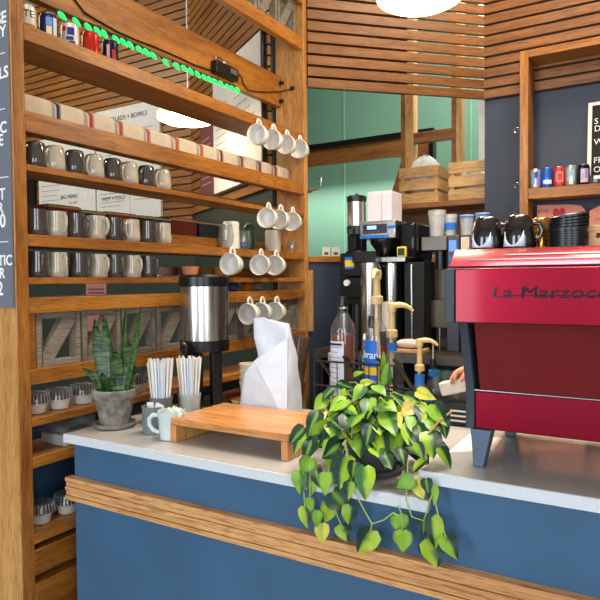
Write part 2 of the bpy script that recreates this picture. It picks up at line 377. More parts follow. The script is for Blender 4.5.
board(-2.12, -1.9, 1.027, 1.055); board(-2.12, -1.9, .881, .919); board(-2.12, -1.9, .612, .645)
board(-2.0, -1.9, .50, .59, 'fascia'); board(-2.12, -1.9, .44, .47); board(-2.0, -1.9, .33, .44, 'fascia'); board(-2.12, -1.9, .1, .13)
board(-1.94, -1.9, 2.918, 2.99, 'fascia')
B('light_beam', oakY, -2.098, -2.06, SY0+.001, 3.211, 2.60, 2.787, su, .003)
def lattice(yc, z0, z1, w=.19):
    mb = MB(); x0, x1 = -1.965, -1.925; a, b = yc-w/2, yc+w/2; f = .022
    mb.box(x0, x1, a, a+f, z0, z1); mb.box(x0, x1, b-f, b, z0, z1); mb.box(x0, x1, a+f, b-f, z0, z0+f); mb.box(x0, x1, a+f, b-f, z1-f, z1)
    d = .052
    mb.prism([(x0+.004, a+f, z0+f), (x0+.004, a+f+d, z0+f), (x0+.004, b-f, z1-f-d*.4), (x0+.004, b-f, z1-f), (x0+.004, b-f-d, z1-f), (x0+.004, a+f, z0+f+d*.4)], (x1-x0-.008, 0, 0))
    return mb.build('lattice_panel', greyw, su, .0015)
B('lattice_stop', oakY, -1.965, -1.925, SY0+.001, 1.372, 1.228, 1.422, su)
for k in range(9): lattice(1.472+.2*k, 1.2275, 1.4225)
for k in range(9): lattice(1.472+.2*k, 2.991, 3.19)
board(-1.965, -1.9, 3.191, 3.25, 'fascia')
for z in (2.635, 2.745): MB().cyl((-2.06, 3.195, z), (-2.035, 3.195, z), .011, 12).build('bolt', black, su, .002)
B('blue_back_panel', blue, -2.2, -2.18, 1.1, 3.2, 0, 1.02, su)

# brass cup hooks on the unit
hook_mb = None
def hook(y, z):
    p = Vector((-1.899, y, z)); pts = [p, p+Vector((.008, 0, 0))]+[p+Vector((.014, 0, -.008))+Vector((math.cos(a)*.008, 0, math.sin(a)*.008)) for a in [PI*.8-PI*1.55*i/9 for i in range(10)]]
    MB().tube(pts, .0016, 6).build('hook', brass, su)
hangers = []   # (hook y, z, diameter scale)
def hrow(pix, zhook):
    for px, py in pix:
        q = pX(px, py, -1.885); hangers.append((q.y, zhook))
# ------------------------------------------------------------------ hanging white cups
def make_white_cup():
    t = thing('coffee_cup', 'x', 'cup', (0, 0, 0))
    r = .056
    mb = MB().lathe([(.026, -.082), (.034, -.082), (.036, -.078), (.047, -.06), (.0535, -.03), (r, 0), (r-.002, .002), (r-.0045, 0), (.049, -.03), (.042, -.06), (.0, -.074)], 32, cap0=True, cap1=False)
    mb.build('cup_body', white, t, smooth=50)
    pts = [(.05, 0, -.014), (.066, 0, -.012), (.079, 0, -.02), (.082, 0, -.034), (.074, 0, -.048), (.062, 0, -.054), (.047, 0, -.056)]
    MB().tube(pts, .0055, 10, flat=1.4).build('handle', white, t, smooth=60)
    return t
cup0 = make_white_cup()
ROWS = [(2.300, 2.388, 'top row of hanging cups', [(256, 137), (271, 140), (285, 145), (298, 147)], 'cans shelf'),
        (1.872, 1.938, 'second row of hanging cups', [(266, 218), (278, 220), (291, 222)], 'upper mug shelf'),
        (1.617, 1.680, 'third row of hanging cups', [(229, 264), (259, 265), (274, 266)], 'middle shelf'),
        (1.362, 1.444, 'lowest row of hanging cups', [(247, 312), (260, 313), (274, 313)], 'beam above the grey lattice')]
ordn = {4: ['nearest', 'second nearest', 'third nearest', 'farthest'], 3: ['nearest', 'middle', 'farthest']}
first = True
for zc, zh, rowname, pix, brd in ROWS:
    for i, (px, py) in enumerate(pix):
        y = pX(px, py, -1.858).y
        lab = 'white cup hanging from a hook, %s cup of the %s' % (ordn[len(pix)][i], rowname)
        # mouth turned to the room's front, handle up
        rot = Euler((R(90+random.uniform(-3, 3)), 0, R(random.uniform(4, 12)))).to_matrix() @ Euler((0, 0, R(90))).to_matrix()
        tgt = cup0 if first else dup(cup0); first = False
        tgt.location = (-1.858, y, zc); tgt.rotation_euler = rot.to_euler(); tgt['label'] = lab; tgt['group'] = 'white cups hanging on hooks'
        hook(y+.033, zh)
for px, py, z in ((258, 178, 2.085), (273, 181, 2.085), (287, 184, 2.085), (300, 187, 2.085), (249, 251, 1.68), (284, 252, 1.68), (299, 253, 1.68), (232, 288, 1.45), (290, 292, 1.45), (300, 292, 1.45)):
    hook(pX(px, py, -1.9).y, z)

# ------------------------------------------------------------------ charcoal and cream mugs
def make_mug(m, nm, inv=False):
    t = thing(nm, 'x', 'mug')
    if inv: prof = [(.037, 0), (.039, .002), (.038, .03), (.036, .065), (.034, .08), (.030, .088), (.022, .091), (.0, .091)]
    else: prof = [(.0, .0), (.034, 0), (.038, .004), (.0385, .025), (.036, .055), (.0355, .088), (.0355, .092), (.033, .092), (.0325, .085), (.033, .03), (.0, .006)]
    MB().lathe(prof, 28, cap0=False, cap1=False).build('mug_body', m, t, smooth=50)
    z = (lambda h: .091-h) if inv else (lambda h: h)
    pts = [(.034, 0, z(.078)), (.044, 0, z(.080)), (.053, 0, z(.070)), (.055, 0, z(.05)), (.051, 0, z(.033)), (.044, 0, z(.022)), (.036, 0, z(.018))]
    MB().tube(pts, .005, 10, flat=1.5).build('handle', m, t, smooth=60)
    return t
P_D, P_L = make_mug(charc, 'glazed_mug'), make_mug(creamc, 'glazed_mug')
Q_D, Q_L = make_mug(charc, 'glazed_mug', True), make_mug(creamc, 'glazed_mug', True)
used = set()
ORD = ['first', 'second', 'third', 'fourth', 'fifth', 'sixth', 'seventh', 'eighth']
def mugrow(pixs, z, protos, rowname, py, hang):
    for i, px in enumerate(pixs):
        src = protos[i % 2]; tgt = src if src.name not in used else dup(src); used.add(src.name)
        q = pX(px, py+(px-30)*.1, -1.942)
        tgt.location = (-1.942, q.y, z+.0008); tgt.rotation_euler = (0, 0, R(hang[i % len(hang)]))
        tgt['label'] = '%s glazed mug, %s from the left upright on the %s' % (['charcoal', 'cream'][i % 2], ORD[i], rowname); tgt['group'] = 'glazed mugs on the shelves'
mugrow([35.2, 54.5, 74.5, 94, 112.5, 129, 146, 162], 1.94, (Q_D, Q_L), 'upper mug row', 150, [-80, -72, -78, -70, -84, -74, -68, -75])
mugrow([37.2, 56.5, 76.5, 96, 114, 131, 148, 163], 1.699, (P_D, P_L), 'middle mug row', 220, [-100, 0, 8, 14, 2, -66, -8, -58])
mugrow([38.4, 57.5, 79, 98, 115, 132, 148.5], 1.549, (P_D, P_L), 'lowest mug row', 263, [-22, -5, 0, 4, -12, 0, -2])

# ------------------------------------------------------------------ rolled linens with striped ends
segs = [(25, 52), (61, 84), (94, 115), (123, 144), (150, 171), (179, 197), (203, 217), (223, 238), (243, 256), (261, 271.5), (277, 288)]
stripes = [(40, 44, 80), (168, 54, 40), (176, 60, 40), (178, 66, 40), (186, 76, 48), (186, 76, 48), (110, 34, 40), (150, 40, 44), (150, 40, 44), (150, 40, 44), (150, 40, 44)]
def rollprof(s=1.0):
    w, h = .075*s, .072*s
    P = []
    for cx, cz, a0 in ((w/2-.02, .008, -90), (w/2-.026, h-.026, 0), (-w/2+.026, h-.026, 90), (-w/2+.02, .008, 180)):
        r_ = .008 if cz < .02 else .026
        for k in range(5): a = R(a0+90*k/4); P.append((cx+r_*math.cos(a)+(.012 if cz < .02 and cx > 0 else -.012 if cz < .02 else 0), cz+r_*math.sin(a)))
    return P
names = ['first', 'second', 'third', 'fourth', 'fifth', 'sixth', 'seventh', 'eighth', 'ninth', 'tenth', 'eleventh']
grey_s = mat('grey_stripe', (150, 148, 146), .9)
for i, (a, b) in enumerate(segs):
    y0 = pX(a, 100, -1.962).y; y1 = pX(b, 100+b*.25, -1.962).y
    if i == 0: y0 = SY0+.012
    t = thing('linen_roll', 'cream linen roll with striped end, %s of the row from the left upright' % names[i], 'linen', (-2.0, (y0+y1)/2, 2.1365), 'rolled cream linens on the shelf')
    P = [(-2.0+x, y0, 2.1368+z) for x, z in rollprof()]
    MB().prism(P, (0, y1-y0, 0)).build('linen_body', linen, t, smooth=50)
    e = y1; sc = .035 if i < 6 else .03
    nxt = pX(segs[i+1][0], 100, -1.962).y if i+1 < len(segs) else y1+.04
    g = max(.02, min(nxt-y1-.004, .06))
    P2 = [(-2.0+x, e, 2.1372+z) for x, z in rollprof(.94)]
    MB().prism(P2, (0, g, 0)).build('end_fold', linen, t, smooth=50)
    P3 = [(-2.0+x, e+g*.05, 2.1370+z) for x, z in rollprof(.965)]
    MB().prism(P3, (0, g*.35, 0)).build('grey_stripe', grey_s, t, smooth=50)
    P3 = [(-2.0+x, e+g*.6, 2.1370+z) for x, z in rollprof(.965)]
    MB().prism(P3, (0, g*.35, 0)).build('coloured_stripe', mat('stripe_%d' % i, stripes[i], .9), t, smooth=50)

# ------------------------------------------------------------------ drinks cans
def make_can(m, label, loc, rotz, extras=(), r=.033, h=.122, group=None, slim=False):
    t = thing('drinks_can', label, 'can', loc, group, rotz)
    MB().lathe([(.024, 0), (r-.003, .004), (r, .012), (r, h-.016), (r-.002, h-.010), (.027, h-.002), (.0265, h), (.025, h), (.0245, h-.004), (0, h-.004)], 28, cap0=True, cap1=False).build('can_body', m, t, local=True, smooth=50)
    MB().lathe([(.0276, h-.003), (.0276, h+.0006), (.0246, h+.0006), (.0246, h-.0035)], 28, cap0=False, cap1=False).build('rim', steel, t, local=True)
    for kind, *a in extras:
        if kind == 'p': a0, a1, z0, z1, mm = a; patch(r, R(a0), R(a1), z0, z1).build('label_patch', mm, t, local=True)
        else: s_, size, z, mm = a; text(s_, 'lettering', size, mm, t, ax='CENTER', bend=r+.0008).location = (0, 0, z)
    return t
cw = mat('can_white', (228, 220, 206), .3, .3); cb = mat('can_navy', (28, 38, 96), .25, .5); cr = mat('can_red', (196, 42, 30), .25, .5); ck = mat('can_dark_navy', (30, 28, 48), .25, .5)
cbl = mat('can_blue', (40, 104, 200), .25, .5); crr = mat('can_coral', (212, 66, 58), .3, .4); cs = mat('can_silver', (196, 200, 204), .25, .7); cy = mat('label_cream', (236, 226, 180), .5)
lb = mat('label_blue', (40, 50, 140), .4); lr = mat('label_red', (190, 30, 40), .4); lp = mat('label_lilac', (150, 120, 200), .4); lg = mat('label_sky', (110, 160, 220), .4); lm = mat('label_mint', (150, 190, 190), .4)
def canspot(px, py): q = pX(px, py, -1.955); return (-1.96, q.y, 2.3885)
FR = 47   # turned so the label faces the room
make_can(cw, 'pale can with bold black lettering, half hidden by the left upright', canspot(27.5, 25), R(FR), [('t', 'LITE', .034, .074, ink), ('p', -60, 60, .02, .05, mat('label_copper', (170, 110, 70), .4))], group='drinks cans on the top shelf')
make_can(cb, 'navy blue drinks can with a cream panel on the top shelf', canspot(49.5, 27), R(FR), [('p', -8, 26, .03, .072, cy), ('p', 34, 62, .01, .105, mat('label_pale', (206, 214, 226), .4)), ('p', -10, 28, .074, .104, lg)], group='drinks cans on the top shelf')
make_can(cw, 'white drinks can with a red and blue ribbon emblem on the top shelf', canspot(71, 37), R(FR), [('p', -14, 32, .072, .1, lb), ('p', -20, 24, .052, .066, lb), ('p', -4, 40, .03, .05, lb), ('p', -46, -22, .086, .104, lr), ('p', 42, 58, .02, .032, lr)], group='drinks cans on the top shelf')
make_can(cr, 'red drinks can between the white and the dark cans on the top shelf', canspot(91.5, 46), R(FR), [('p', -50, -26, .016, .1, mat('label_dkred', (140, 50, 40), .4)), ('p', 10, 18, .02, .104, lr)], group='drinks cans on the top shelf')
make_can(ck, 'dark navy drinks can with a pale stripe, farthest right on the top shelf', canspot(111, 53), R(FR), [('p', -22, -2, .012, .098, mat('label_pink', (226, 180, 180), .4)), ('p', 14, 36, .03, .08, lr)], group='drinks cans on the top shelf')

# ------------------------------------------------------------------ green light string, cord and power box on the beam
t = thing('string_lights', 'string of glowing green teardrop bulbs along the upper beam', 'string lights', (-2.055, 2.2, 2.58))
bulbm = mat('green_bulb', (30, 200, 96), .3, emit=1.7)
bx = [(62.7, 16.5), (77, 23), (89, 28), (98, 32), (105, 35), (116.5, 40), (124, 43), (131, 46), (140, 50), (147, 53), (153.5, 56), (166, 63), (176.7, 66.7), (184.7, 69), (191, 72), (198, 75), (204.7, 78), (210, 80), (215, 82), (221.5, 84.5), (228, 87), (232.7, 89), (238, 91)]
wire = []
for i, (px, py) in enumerate(bx):
    q = pX(px, py, -2.045); d = Vector((.25, random.uniform(.45, 1.0), random.uniform(-.9, -.5))).normalized()
    M = Matrix.Translation(q-d*.024) @ d.to_track_quat('Z', 'Y').to_matrix().to_4x4()
    b = MB().lathe([(.004, 0), (.007, .005), (.0105, .014), (.0105, .022), (.007, .034), (.002, .044), (0, .045)], 12, M).build('bulb', bulbm, t)
    MB().lathe([(.0045, -.012), (.005, .002)], 8, M).build('socket', black, t)
    wire.append(M @ Vector((0, 0, -.012)))
MB().tube([wire[0]+Vector((0, -.2, .01))]+wire, .0018, 5).build('wire', black, t)
cord = [(72, -4, .0), (78, 4, 0), (85, 13, 0), (100, 22, 0), (118, 32, 0), (136, 40, 0), (152, 46, 0), (166, 52, 0), (180, 58, 0), (192, 64, 0), (206, 69, 0), (214, 71, 0)]
t = thing('electric_cable', 'black cord running along the upper oak beam to the far upright', 'cord', (-2.05, 2.2, 2.6))
MB().tube([pX(x, y, -2.055) for x, y, _ in cord], .0038, 6).build('cord_run', black, t)
pts = [pX(x, y, -2.052) for x, y in ((234, 70), (241, 76), (244, 85), (248, 90), (256, 91.5))]+[pX(268, 92, -2.053), pX(281, 91.5, -2.053)]
q = pY(291, 90, 3.205); pts += [Vector((q.x-.03, 3.2, q.z+.004)), Vector((q.x, 3.205, q.z))]
MB().tube(pts, .0035, 6).build('cord_tail', black, t)
MB().sphere((q.x+.012, 3.2, q.z+.008), .016, 10, (1.2, .5, .8)).build('cord_clip', black, t)
p0 = pX(212, 77, -2.052); p1 = pX(234, 69, -2.052)
t = thing('power_adapter', 'small black power box with plug fixed to the upper oak beam', 'adapter', (-2.045, (p0.y+p1.y)/2, p0.z))
zc = (pX(223, 71, -2.05).z)
B('box', black, -2.0595, -2.02, p0.y, p1.y, zc-.035, zc+.03, t, .004)
B('port', mat('grey_port', (90, 90, 94), .4), -2.02, -2.014, p0.y+(p1.y-p0.y)*.6, p1.y-.02, zc-.012, zc+.018, t, .002)
MB().tube([(-2.05, p0.y+.02, zc+.028), (-2.045, p0.y+.03, zc+.055), (-2.045, p0.y+.07, zc+.06), (-2.045, p0.y+.09, zc+.032)], .004, 6).build('plug_lead', steel, t)
MB().sphere((-2.04, p0.y+.085, zc+.036), .011, 10).build('clip', paper, t)

# ------------------------------------------------------------------ sign on the near upright
t = thing('drinks_price_sign', 'slate blue sign with white price lettering on the left upright', 'sign', (-2.0, 1.275, 1.446))
B('board', signm, -2.6, -1.903, 1.272, 1.282, 1.446, 2.75, t, .001)
def sgn(s, px, py, size):
    q = pY(px, py, 1.272); text(s, 'lettering', size, wtxt, t, (q.x, 1.2715, q.z), ax='RIGHT', bold=.001)
for s, px, py, size in (('HOUSE', 6.5, 22, .056), ('WHISKY', 6, 35.5, .052), ('COCKTAILS', 8.5, 76.5, .054), ('IC', 7, 132, .054), ('E', 3.5, 145, .054), ('DRAFT', 5.5, 199, .054), ('BEER', 3.5, 213, .052), ('50', 6, 227, .066), ('DOMESTIC', 12.5, 265, .05), ('BEER', 5, 278, .05), ('2', 3.5, 295, .066)): sgn(s, px, py, size)
for px, py in ((5, 53), (5, 109), (8.5, 177), (8.5, 242)):
    q = pY(px, py, 1.272); B('rule', wtxt, q.x-.4, q.x, 1.271, 1.272, q.z, q.z+.003, t)

# ------------------------------------------------------------------ books and glassware on the middle shelf
def book(px0, px1, ytop, ybot, m, label, spine=True):
    X = -2.125
    a = pX(px0, ybot, X); b = pX(px1, ybot, X); zt = pX((px0+px1)/2, ytop, X).z; y0, y1 = a.y, b.y
    t = thing('leather_book', label, 'book', (X-.05, (y0+y1)/2, 1.7005), 'leather books behind the mugs')
    w = y1-y0; z1 = zt
    mb = MB(); mb.box(X-.13, X, y0, y0+.006, 1.7, z1); mb.box(X-.13, X, y1-.006, y1, 1.7, z1)
    mb.prism([(X-.012, y0, 1.7), (X, y0, 1.7), (X+.006, y0+w*.25, 1.7), (X+.008, y0+w*.5, 1.7), (X+.006, y1-w*.25, 1.7), (X, y1, 1.7), (X-.012, y1, 1.7)], (0, 0, z1-1.7)); mb.build('cover', m, t)
    B('pages', mat('book_pages', (230, 220, 190), .8), X-.125, X-.012, y0+.007, y1-.007, 1.703, z1-.006, t)
    MB().box(X-.02, X+.0088, y0-.001, y1+.001, z1-.012, z1-.004).build('band', mat('gold_band', (206, 170, 110), .5), t)
rb = mat('oxblood_leather', (134, 52, 34), .45); gb = mat('bottle_green_leather', (44, 66, 60), .45)
B('book_rest', oakY, -2.28, -2.102, SY0+.001, SY1-.001, 1.672, 1.699, su, .002)
book(48, 80, 205.5, 231, rb, 'oxblood leather book, nearest the left upright behind the middle mug row')
book(82, 105, 211, 232, gb, 'green leather book behind the third and fourth mugs of the middle row')
book(107, 137, 213, 233, rb, 'oxblood leather book behind the fifth and sixth mugs of the middle row')
book(140, 170, 217, 234, gb, 'green leather book behind the last mugs of the middle row')
book(172, 197, 219, 236, rb, 'oxblood leather book just right of the last middle-row mug')
book(199, 221, 222.5, 237, gb, 'bottle green leather book beside the white jug')

def base_on(px, X, z): return Vector((X, pX(px, 240, X).y, z))
q = base_on(231, -2.0, 1.6995)
t = thing('white_jug', 'white ceramic jug with a spout standing on the middle shelf', 'jug', q)
MB().lathe([(.045, 0), (.05, .004), (.05, .03), (.046, .08), (.044, .12), (.046, .138), (.04, .148), (.0, .15)], 24, cap1=False).build('jug_body', white, t, local=True)
MB().prism([(-.012, -.042, .12), (.012, -.042, .12), (.0, -.066, .134)], (0, .008, .014)).build('spout', white, t, local=True)
def wineglass(px, X, h, r, label, nm='stemless_glass'):
    t = thing(nm, label, 'glass', base_on(px, X, 1.6995))
    MB().lathe([(0, .001), (r*.7, .001), (r*.95, h*.25), (r, h*.45), (r*.8, h), (r*.77, h), (r*.96, h*.45), (r*.9, h*.26), (r*.66, .004), (0, .004)], 22, cap0=False, cap1=False).build('bowl', cglass, t, local=True)
    return t
wineglass(226, -1.945, .125, .04, 'clear tall glass in front of the white jug on the middle shelf')
wineglass(244, -1.945, .10, .04, 'clear rounded glass with a blue and white charm inside, right of the white jug')
t = thing('charm', 'small blue and white ceramic charm lying inside the rounded glass', 'ornament', base_on(243.5, -1.945, 1.7045))
MB().sphere((0, 0, .022), .021, 12, (1, 1, 1)).build('charm_body', mat('blue_white_china', (60, 90, 170), .2, var=.8, vscale=45), t, local=True)
t = thing('green_tin', 'dark green rounded tin behind the clear glasses on the middle shelf', 'tin', base_on(249, -2.016, 1.6995))
MB().lathe([(.036, 0), (.038, .004), (.038, .11), (.032, .135), (.015, .15), (0, .152)], 20, cap1=False).build('tin_body', mat('dark_green_tin', (52, 80, 56), .3), t, local=True)
MB().lathe([(.018, .146), (.014, .156), (0, .158)], 16, cap1=False).build('tin_top', mat('lime_top', (150, 190, 90), .4), t, local=True)
t = thing('white_canister', 'plain white canister below the second row of hanging cups', 'canister', base_on(273, -2.006, 1.6995))
MB().lathe([(.044, 0), (.046, .003), (.046, .125), (.043, .13), (0, .13)], 22, cap1=False).build('canister_body', mat('ivory_canister', (232, 224, 206), .4), t, local=True)
t = wineglass(292, -1.955, .075, .034, 'clear cut tumbler in the far right corner of the middle shelf', 'tumbler')
# things on the lowest mug shelf and the beam below it
q = pX(170, 262, -2.0)
t = thing('tray', 'shiny steel tray on the lowest mug shelf, right of the last mug', 'tray', (-1.972, q.y, 1.5495))
MB().box(-.09, -.02, -.1, .12, 0, .012).box(-.09, -.084, -.1, .12, .012, .055).build('tray_body', steel, t, local=True, bevel=.003)
for px, lab, m, r in ((190, 'small peach bowl beside the steel tray on the lowest mug shelf', mat('peach_glaze', (236, 160, 120), .4), .045), (221, 'small amber bowl behind the third row of hanging cups', mat('amber_glaze', (214, 140, 60), .3), .04)):
    q = pX(px, 258, -2.0); t = thing('bowl', lab, 'bowl', (-2.0, q.y, 1.5495))
    MB().lathe([(.02, 0), (r*.8, .02), (r, .055), (r-.004, .055), (r*.7, .02), (0, .008)], 20, cap1=False).build('bowl_body', m, t, local=True)
for px, lab, m, r in ((233, 'round blue jar on the beam under the third row of cups', mat('blue_jar', (60, 70, 130), .4), .034), (246, 'round amber jar on the beam under the third row of cups', mat('amber_jar', (190, 110, 30), .3), .034), (258, 'round grey jar on the beam under the third row of cups', mat('grey_jar', (130, 122, 118), .4), .036)):
    q = pX(px, 284, -1.985); t = thing('jar', lab, 'jar', (-1.985, q.y, 1.4785))
    MB().lathe([(.015, 0), (r*.8, .006), (r, .024), (r*.8, .041), (.012, .047), (0, .047)], 18, cap1=False).build('jar_body', m, t, local=True)
B('ledge', oakY, -2.09, -1.941, SY0+.001, SY1-.001, 1.458, 1.478, su)

# ------------------------------------------------------------------ cupcakes in clear tubs
def make_cupcake():
    t = thing('cupcake_tub', 'x', 'cupcake tub')
    MB().lathe([(.03, .001), (.033, .003), (.041, .038), (.040, .038), (.032, .004), (0, .004)], 24, cap0=True, cap1=False).build('liner', liner, t, local=True)
    MB().lathe([(.0395, .036), (.041, .045), (.034, .062), (.018, .071), (0, .073)], 24, cap0=True, cap1=False).build('cake_top', choc, t, local=True)
    mb = MB(); mb.lathe([(.050, .034), (.053, .038), (.050, .06), (.042, .078), (.028, .082), (0, .082)], 32, cap0=False, cap1=False)
    d = mb.build('clear_dome', clear, t, local=True)
    rb = MB()
    for k in range(24):
        a = 2*PI*k/24; rb.cyl((.0515*math.cos(a), .0515*math.sin(a), .042), (.0445*math.cos(a), .0445*math.sin(a), .076), .0009, 5)
    rb.build('dome_rib', frost, d, local=True)
    return t
cc = make_cupcake(); fc = True
for z, X, pix, row in ((1.0555, -1.975, [(36, 398), (59, 400), (83, 394), (112, 388), (134, 384), (156, 379)], 'shelf above the counter end'), (.6455, -1.985, [(41, 517), (67, 500)], 'low shelf beside the counter')):
    for i, (px, py) in enumerate(pix):
        y = pX(px, py, X).y
        o = cc if fc else dup(cc); fc = False; o.location = (X, y, z); o.rotation_euler.z = i*.7
        o['label'] = 'cupcake in a clear tub, %s from the left on the %s' % (ORD[i], row); o['group'] = 'cupcakes in clear tubs'
q = pX(68, 440, -1.985)
t = thing('pastry_clamshell', 'square clear pastry clamshell with dark lettering beside the counter end', 'clamshell', (-1.985, q.y, .9195))
MB().prism([(-.07, -.07, 0), (.07, -.07, 0), (.07, .07, 0), (-.07, .07, 0)], (0, 0, .045)).build('tub_base', frost, t, local=True, bevel=.008)
MB().box(-.082, .082, -.082, .082, .0455, .05).build('rim', clear, t, local=True, bevel=.002)
MB().prism([(-.072, -.07, .0505), (.072, -.07, .0505), (.06, -.056, .095), (-.06, -.056, .095)], (0, .14, 0)).build('clear_lid', clear, t, local=True)
text('FRESH BAKED', 'lettering', .016, ink, t, (.074, -.055, .06), (PI/2, 0, PI/2), world=False)
# ------------------------------------------------------------------ counter
BX = pY(75.5, 500, 1.42).x
sc = thing('service_counter', 'navy blue painted counter with a layered oak band along its front', 'counter', (0, 1.75, 0))
B('body', blue, BX, -.49, 1.42, 2.05, 0, .97, sc); B('body', blue, -.489, 3.2, 1.42, 2.05, 0, 1.04, sc)
mb = MB(); zb = [.774, .79, .806, .821, .837, .853]
for k in range(5): mb.box(-1.803+(k % 2)*.002, 3.2, 1.389+(.003 if k % 2 else 0), 1.4195, zb[k], zb[k+1]-.0014)
mb.build('oak_band', oak_band, sc, .0012)
tag(B('countertop', [quartz], -1.818, -.4905, 1.403, 2.17, .9705, 1.0, bevel=.002), 'lower grey stone countertop carrying the plants and wooden riser', 'countertop')
tag(B('countertop', [quartz], -.513, 3.2, 1.403, 2.1, 1.0405, 1.07, bevel=.002), 'raised grey stone countertop under the red espresso machine', 'countertop')

for o, x0, x1, z in ((bpy.data.objects['countertop'], -1.818, -.4905, .9705), (bpy.data.objects['countertop.001'], -.513, 3.2, 1.0405)):
    B('daylit_edge', quartz_daylit, x0, x1, 1.398, 1.4028, z, z+.0292, o)  # thin strip added to carry the daylight on each slab's front edge
# wooden riser
t = thing('wooden_riser', 'low oak bench riser on the grey counter in front of the white bag', 'riser', (-1.18, 1.645, 1.0))
B('top', oak_riser, -1.412, -.952, 1.502, 1.79, 1.058, 1.081, t, .002)
B('leg', oak('oak_riser_z', 'Z', (222, 166, 100), (190, 126, 64), rough=.3), -1.412, -1.388, 1.502, 1.79, 1.0005, 1.0575, t, .002)
B('leg', MATS['oak_riser_z'], -.976, -.952, 1.502, 1.79, 1.0005, 1.0575, t, .002)

# white coffee bag
def make_bag():
    q = pZ(268, 433, 1.0); Y = 1.865; Xc = q.x-.005
    t = thing('coffee_bag', 'tall white foil coffee bag with a pinched folded top behind the wooden riser', 'bag', (-1.235, Y, 1.0))
    xl = lambda px, py: pY(px, py, Y).x+1.235
    zz = lambda py: pY(270, py, Y).z-1.0
    rows = [(435, 247, 297, .058), (425, 246.5, 297.5, .062), (405, 246.5, 297, .06), (385, 247, 296, .056), (372, 249, 295.5, .05), (364, 256, 295, .042), (357, 260, 294.5, .034), (350, 259, 293.5, .028), (338, 256, 292, .02), (328, 255, 290.5, .012), (321, 254, 289, .006)]
    mb = MB(); rings = []; n = 48
    for k, (py, a, b, d) in enumerate(rows):
        x0, x1, z = xl(a, py), xl(b, py), max(.0006, zz(py)); cx, hw = (x0+x1)/2, (x1-x0)/2; ring = []
        for i in range(n):
            th = 2*PI*i/n; c_, s_ = math.cos(th), math.sin(th)
            e = .45
            x = cx+hw*math.copysign(abs(c_)**e, c_); y = d*math.copysign(abs(s_)**e, s_)
            y += .006*math.sin(k*1.7+x*40)*(1 if 0 < k < 10 else 0)
            zz_ = z + (.0 if k < 10 else .012*math.sin((x-x0)/(x1-x0)*PI*1.6+.6))
            ring.append(mb.bm.verts.new((x, y, zz_)))
        rings.append(ring)
    for a, b in zip(rings, rings[1:]):
        for i in range(n): mb._f([a[i], a[(i+1) % n], b[(i+1) % n], b[i]])
    mb._f(rings[0][::-1]); mb._f(rings[-1])
    mb.build('bag_body', bagm, t, local=True, smooth=50)
    P = [(xl(262, 362), -.052, zz(360)), (xl(292, 340), -.03, zz(336)), (xl(296.5, 425), -.066, zz(424)), (xl(285, 400), -.064, zz(396))]
    mb = MB(); a = [mb.bm.verts.new(p) for p in P]; b = [mb.bm.verts.new(Vector(p)+Vector((0, .004, 0))) for p in P]
    mb._f(a); mb._f(b[::-1]); [mb._f([a[i], a[(i+1) % 4], b[(i+1) % 4], b[i]]) for i in range(4)]
    mb.build('side_fold', bagm, t, local=True, smooth=60)
make_bag()

# mugs with sachets and the straw holders
q = Vector((-1.438, 1.535, 1.0005))
t = thing('sachet_mug', 'pale white mug holding green sachets beside the wooden riser', 'mug', q)
MB().lathe([(.034, 0), (.038, .002), (.040, .02), (.045, .088), (.046, .096), (.043, .096), (.041, .085), (.036, .02), (0, .012)], 28, cap0=True, cap1=False).build('mug_body', tealc, t, local=True, smooth=50)
MB().tube([(-.038, -.018, .078), (-.056, -.028, .08), (-.068, -.034, .066), (-.067, -.034, .046), (-.056, -.028, .028), (-.036, -.018, .02)], .006, 10, flat=1.3).build('handle', tealc, t, local=True, smooth=60)
gsp = mat('pale_green_sachet', (206, 222, 186), .6)
def sachet(base, dx, dy, lab, m, grp, w=.03, l=.06, rz=0):
    t = thing('sweetener_sachet', lab, 'sachet', base, grp, rz)
    M = Matrix.Rotation(dx, 4, 'X') @ Matrix.Rotation(dy, 4, 'Y')
    MB().box(-w/2, w/2, -.0015, .0015, 0, l, M).build('packet', m, t, local=True, bevel=.0006)
    MB().box(-w/2, w/2, -.0008, .0008, l, l+.005, M).build('crimp', paper, t, local=True)
rnd = random.Random(3)
for k in range(7): sachet((q.x-.022+.0075*k, q.y-.012+.012*(k % 3), 1.055), R(rnd.uniform(-14, 4)), R(rnd.uniform(20, 42)), 'pale green sachet tucked into the white mug beside the riser', gsp, 'green sachets in the white mug', l=.048)
q2 = Vector((-1.548, 1.565, 1.0005))
t = thing('sachet_mug', 'dark grey straight mug between the snake plant and the white mug', 'mug', q2)
MB().lathe([(.036, 0), (.039, .002), (.0405, .095), (.0375, .095), (.036, .006), (0, .006)], 26, cap0=True, cap1=False).build('mug_body', greyc, t, local=True, smooth=50)
for k in range(3): sachet((q2.x-.012+.014*k, q2.y+.004*(k % 2), 1.052), R(rnd.uniform(-8, 6)), R(rnd.uniform(-10, 30)), 'white sachet standing in the dark grey mug', paper, 'white sachets in the grey mug', l=.05)
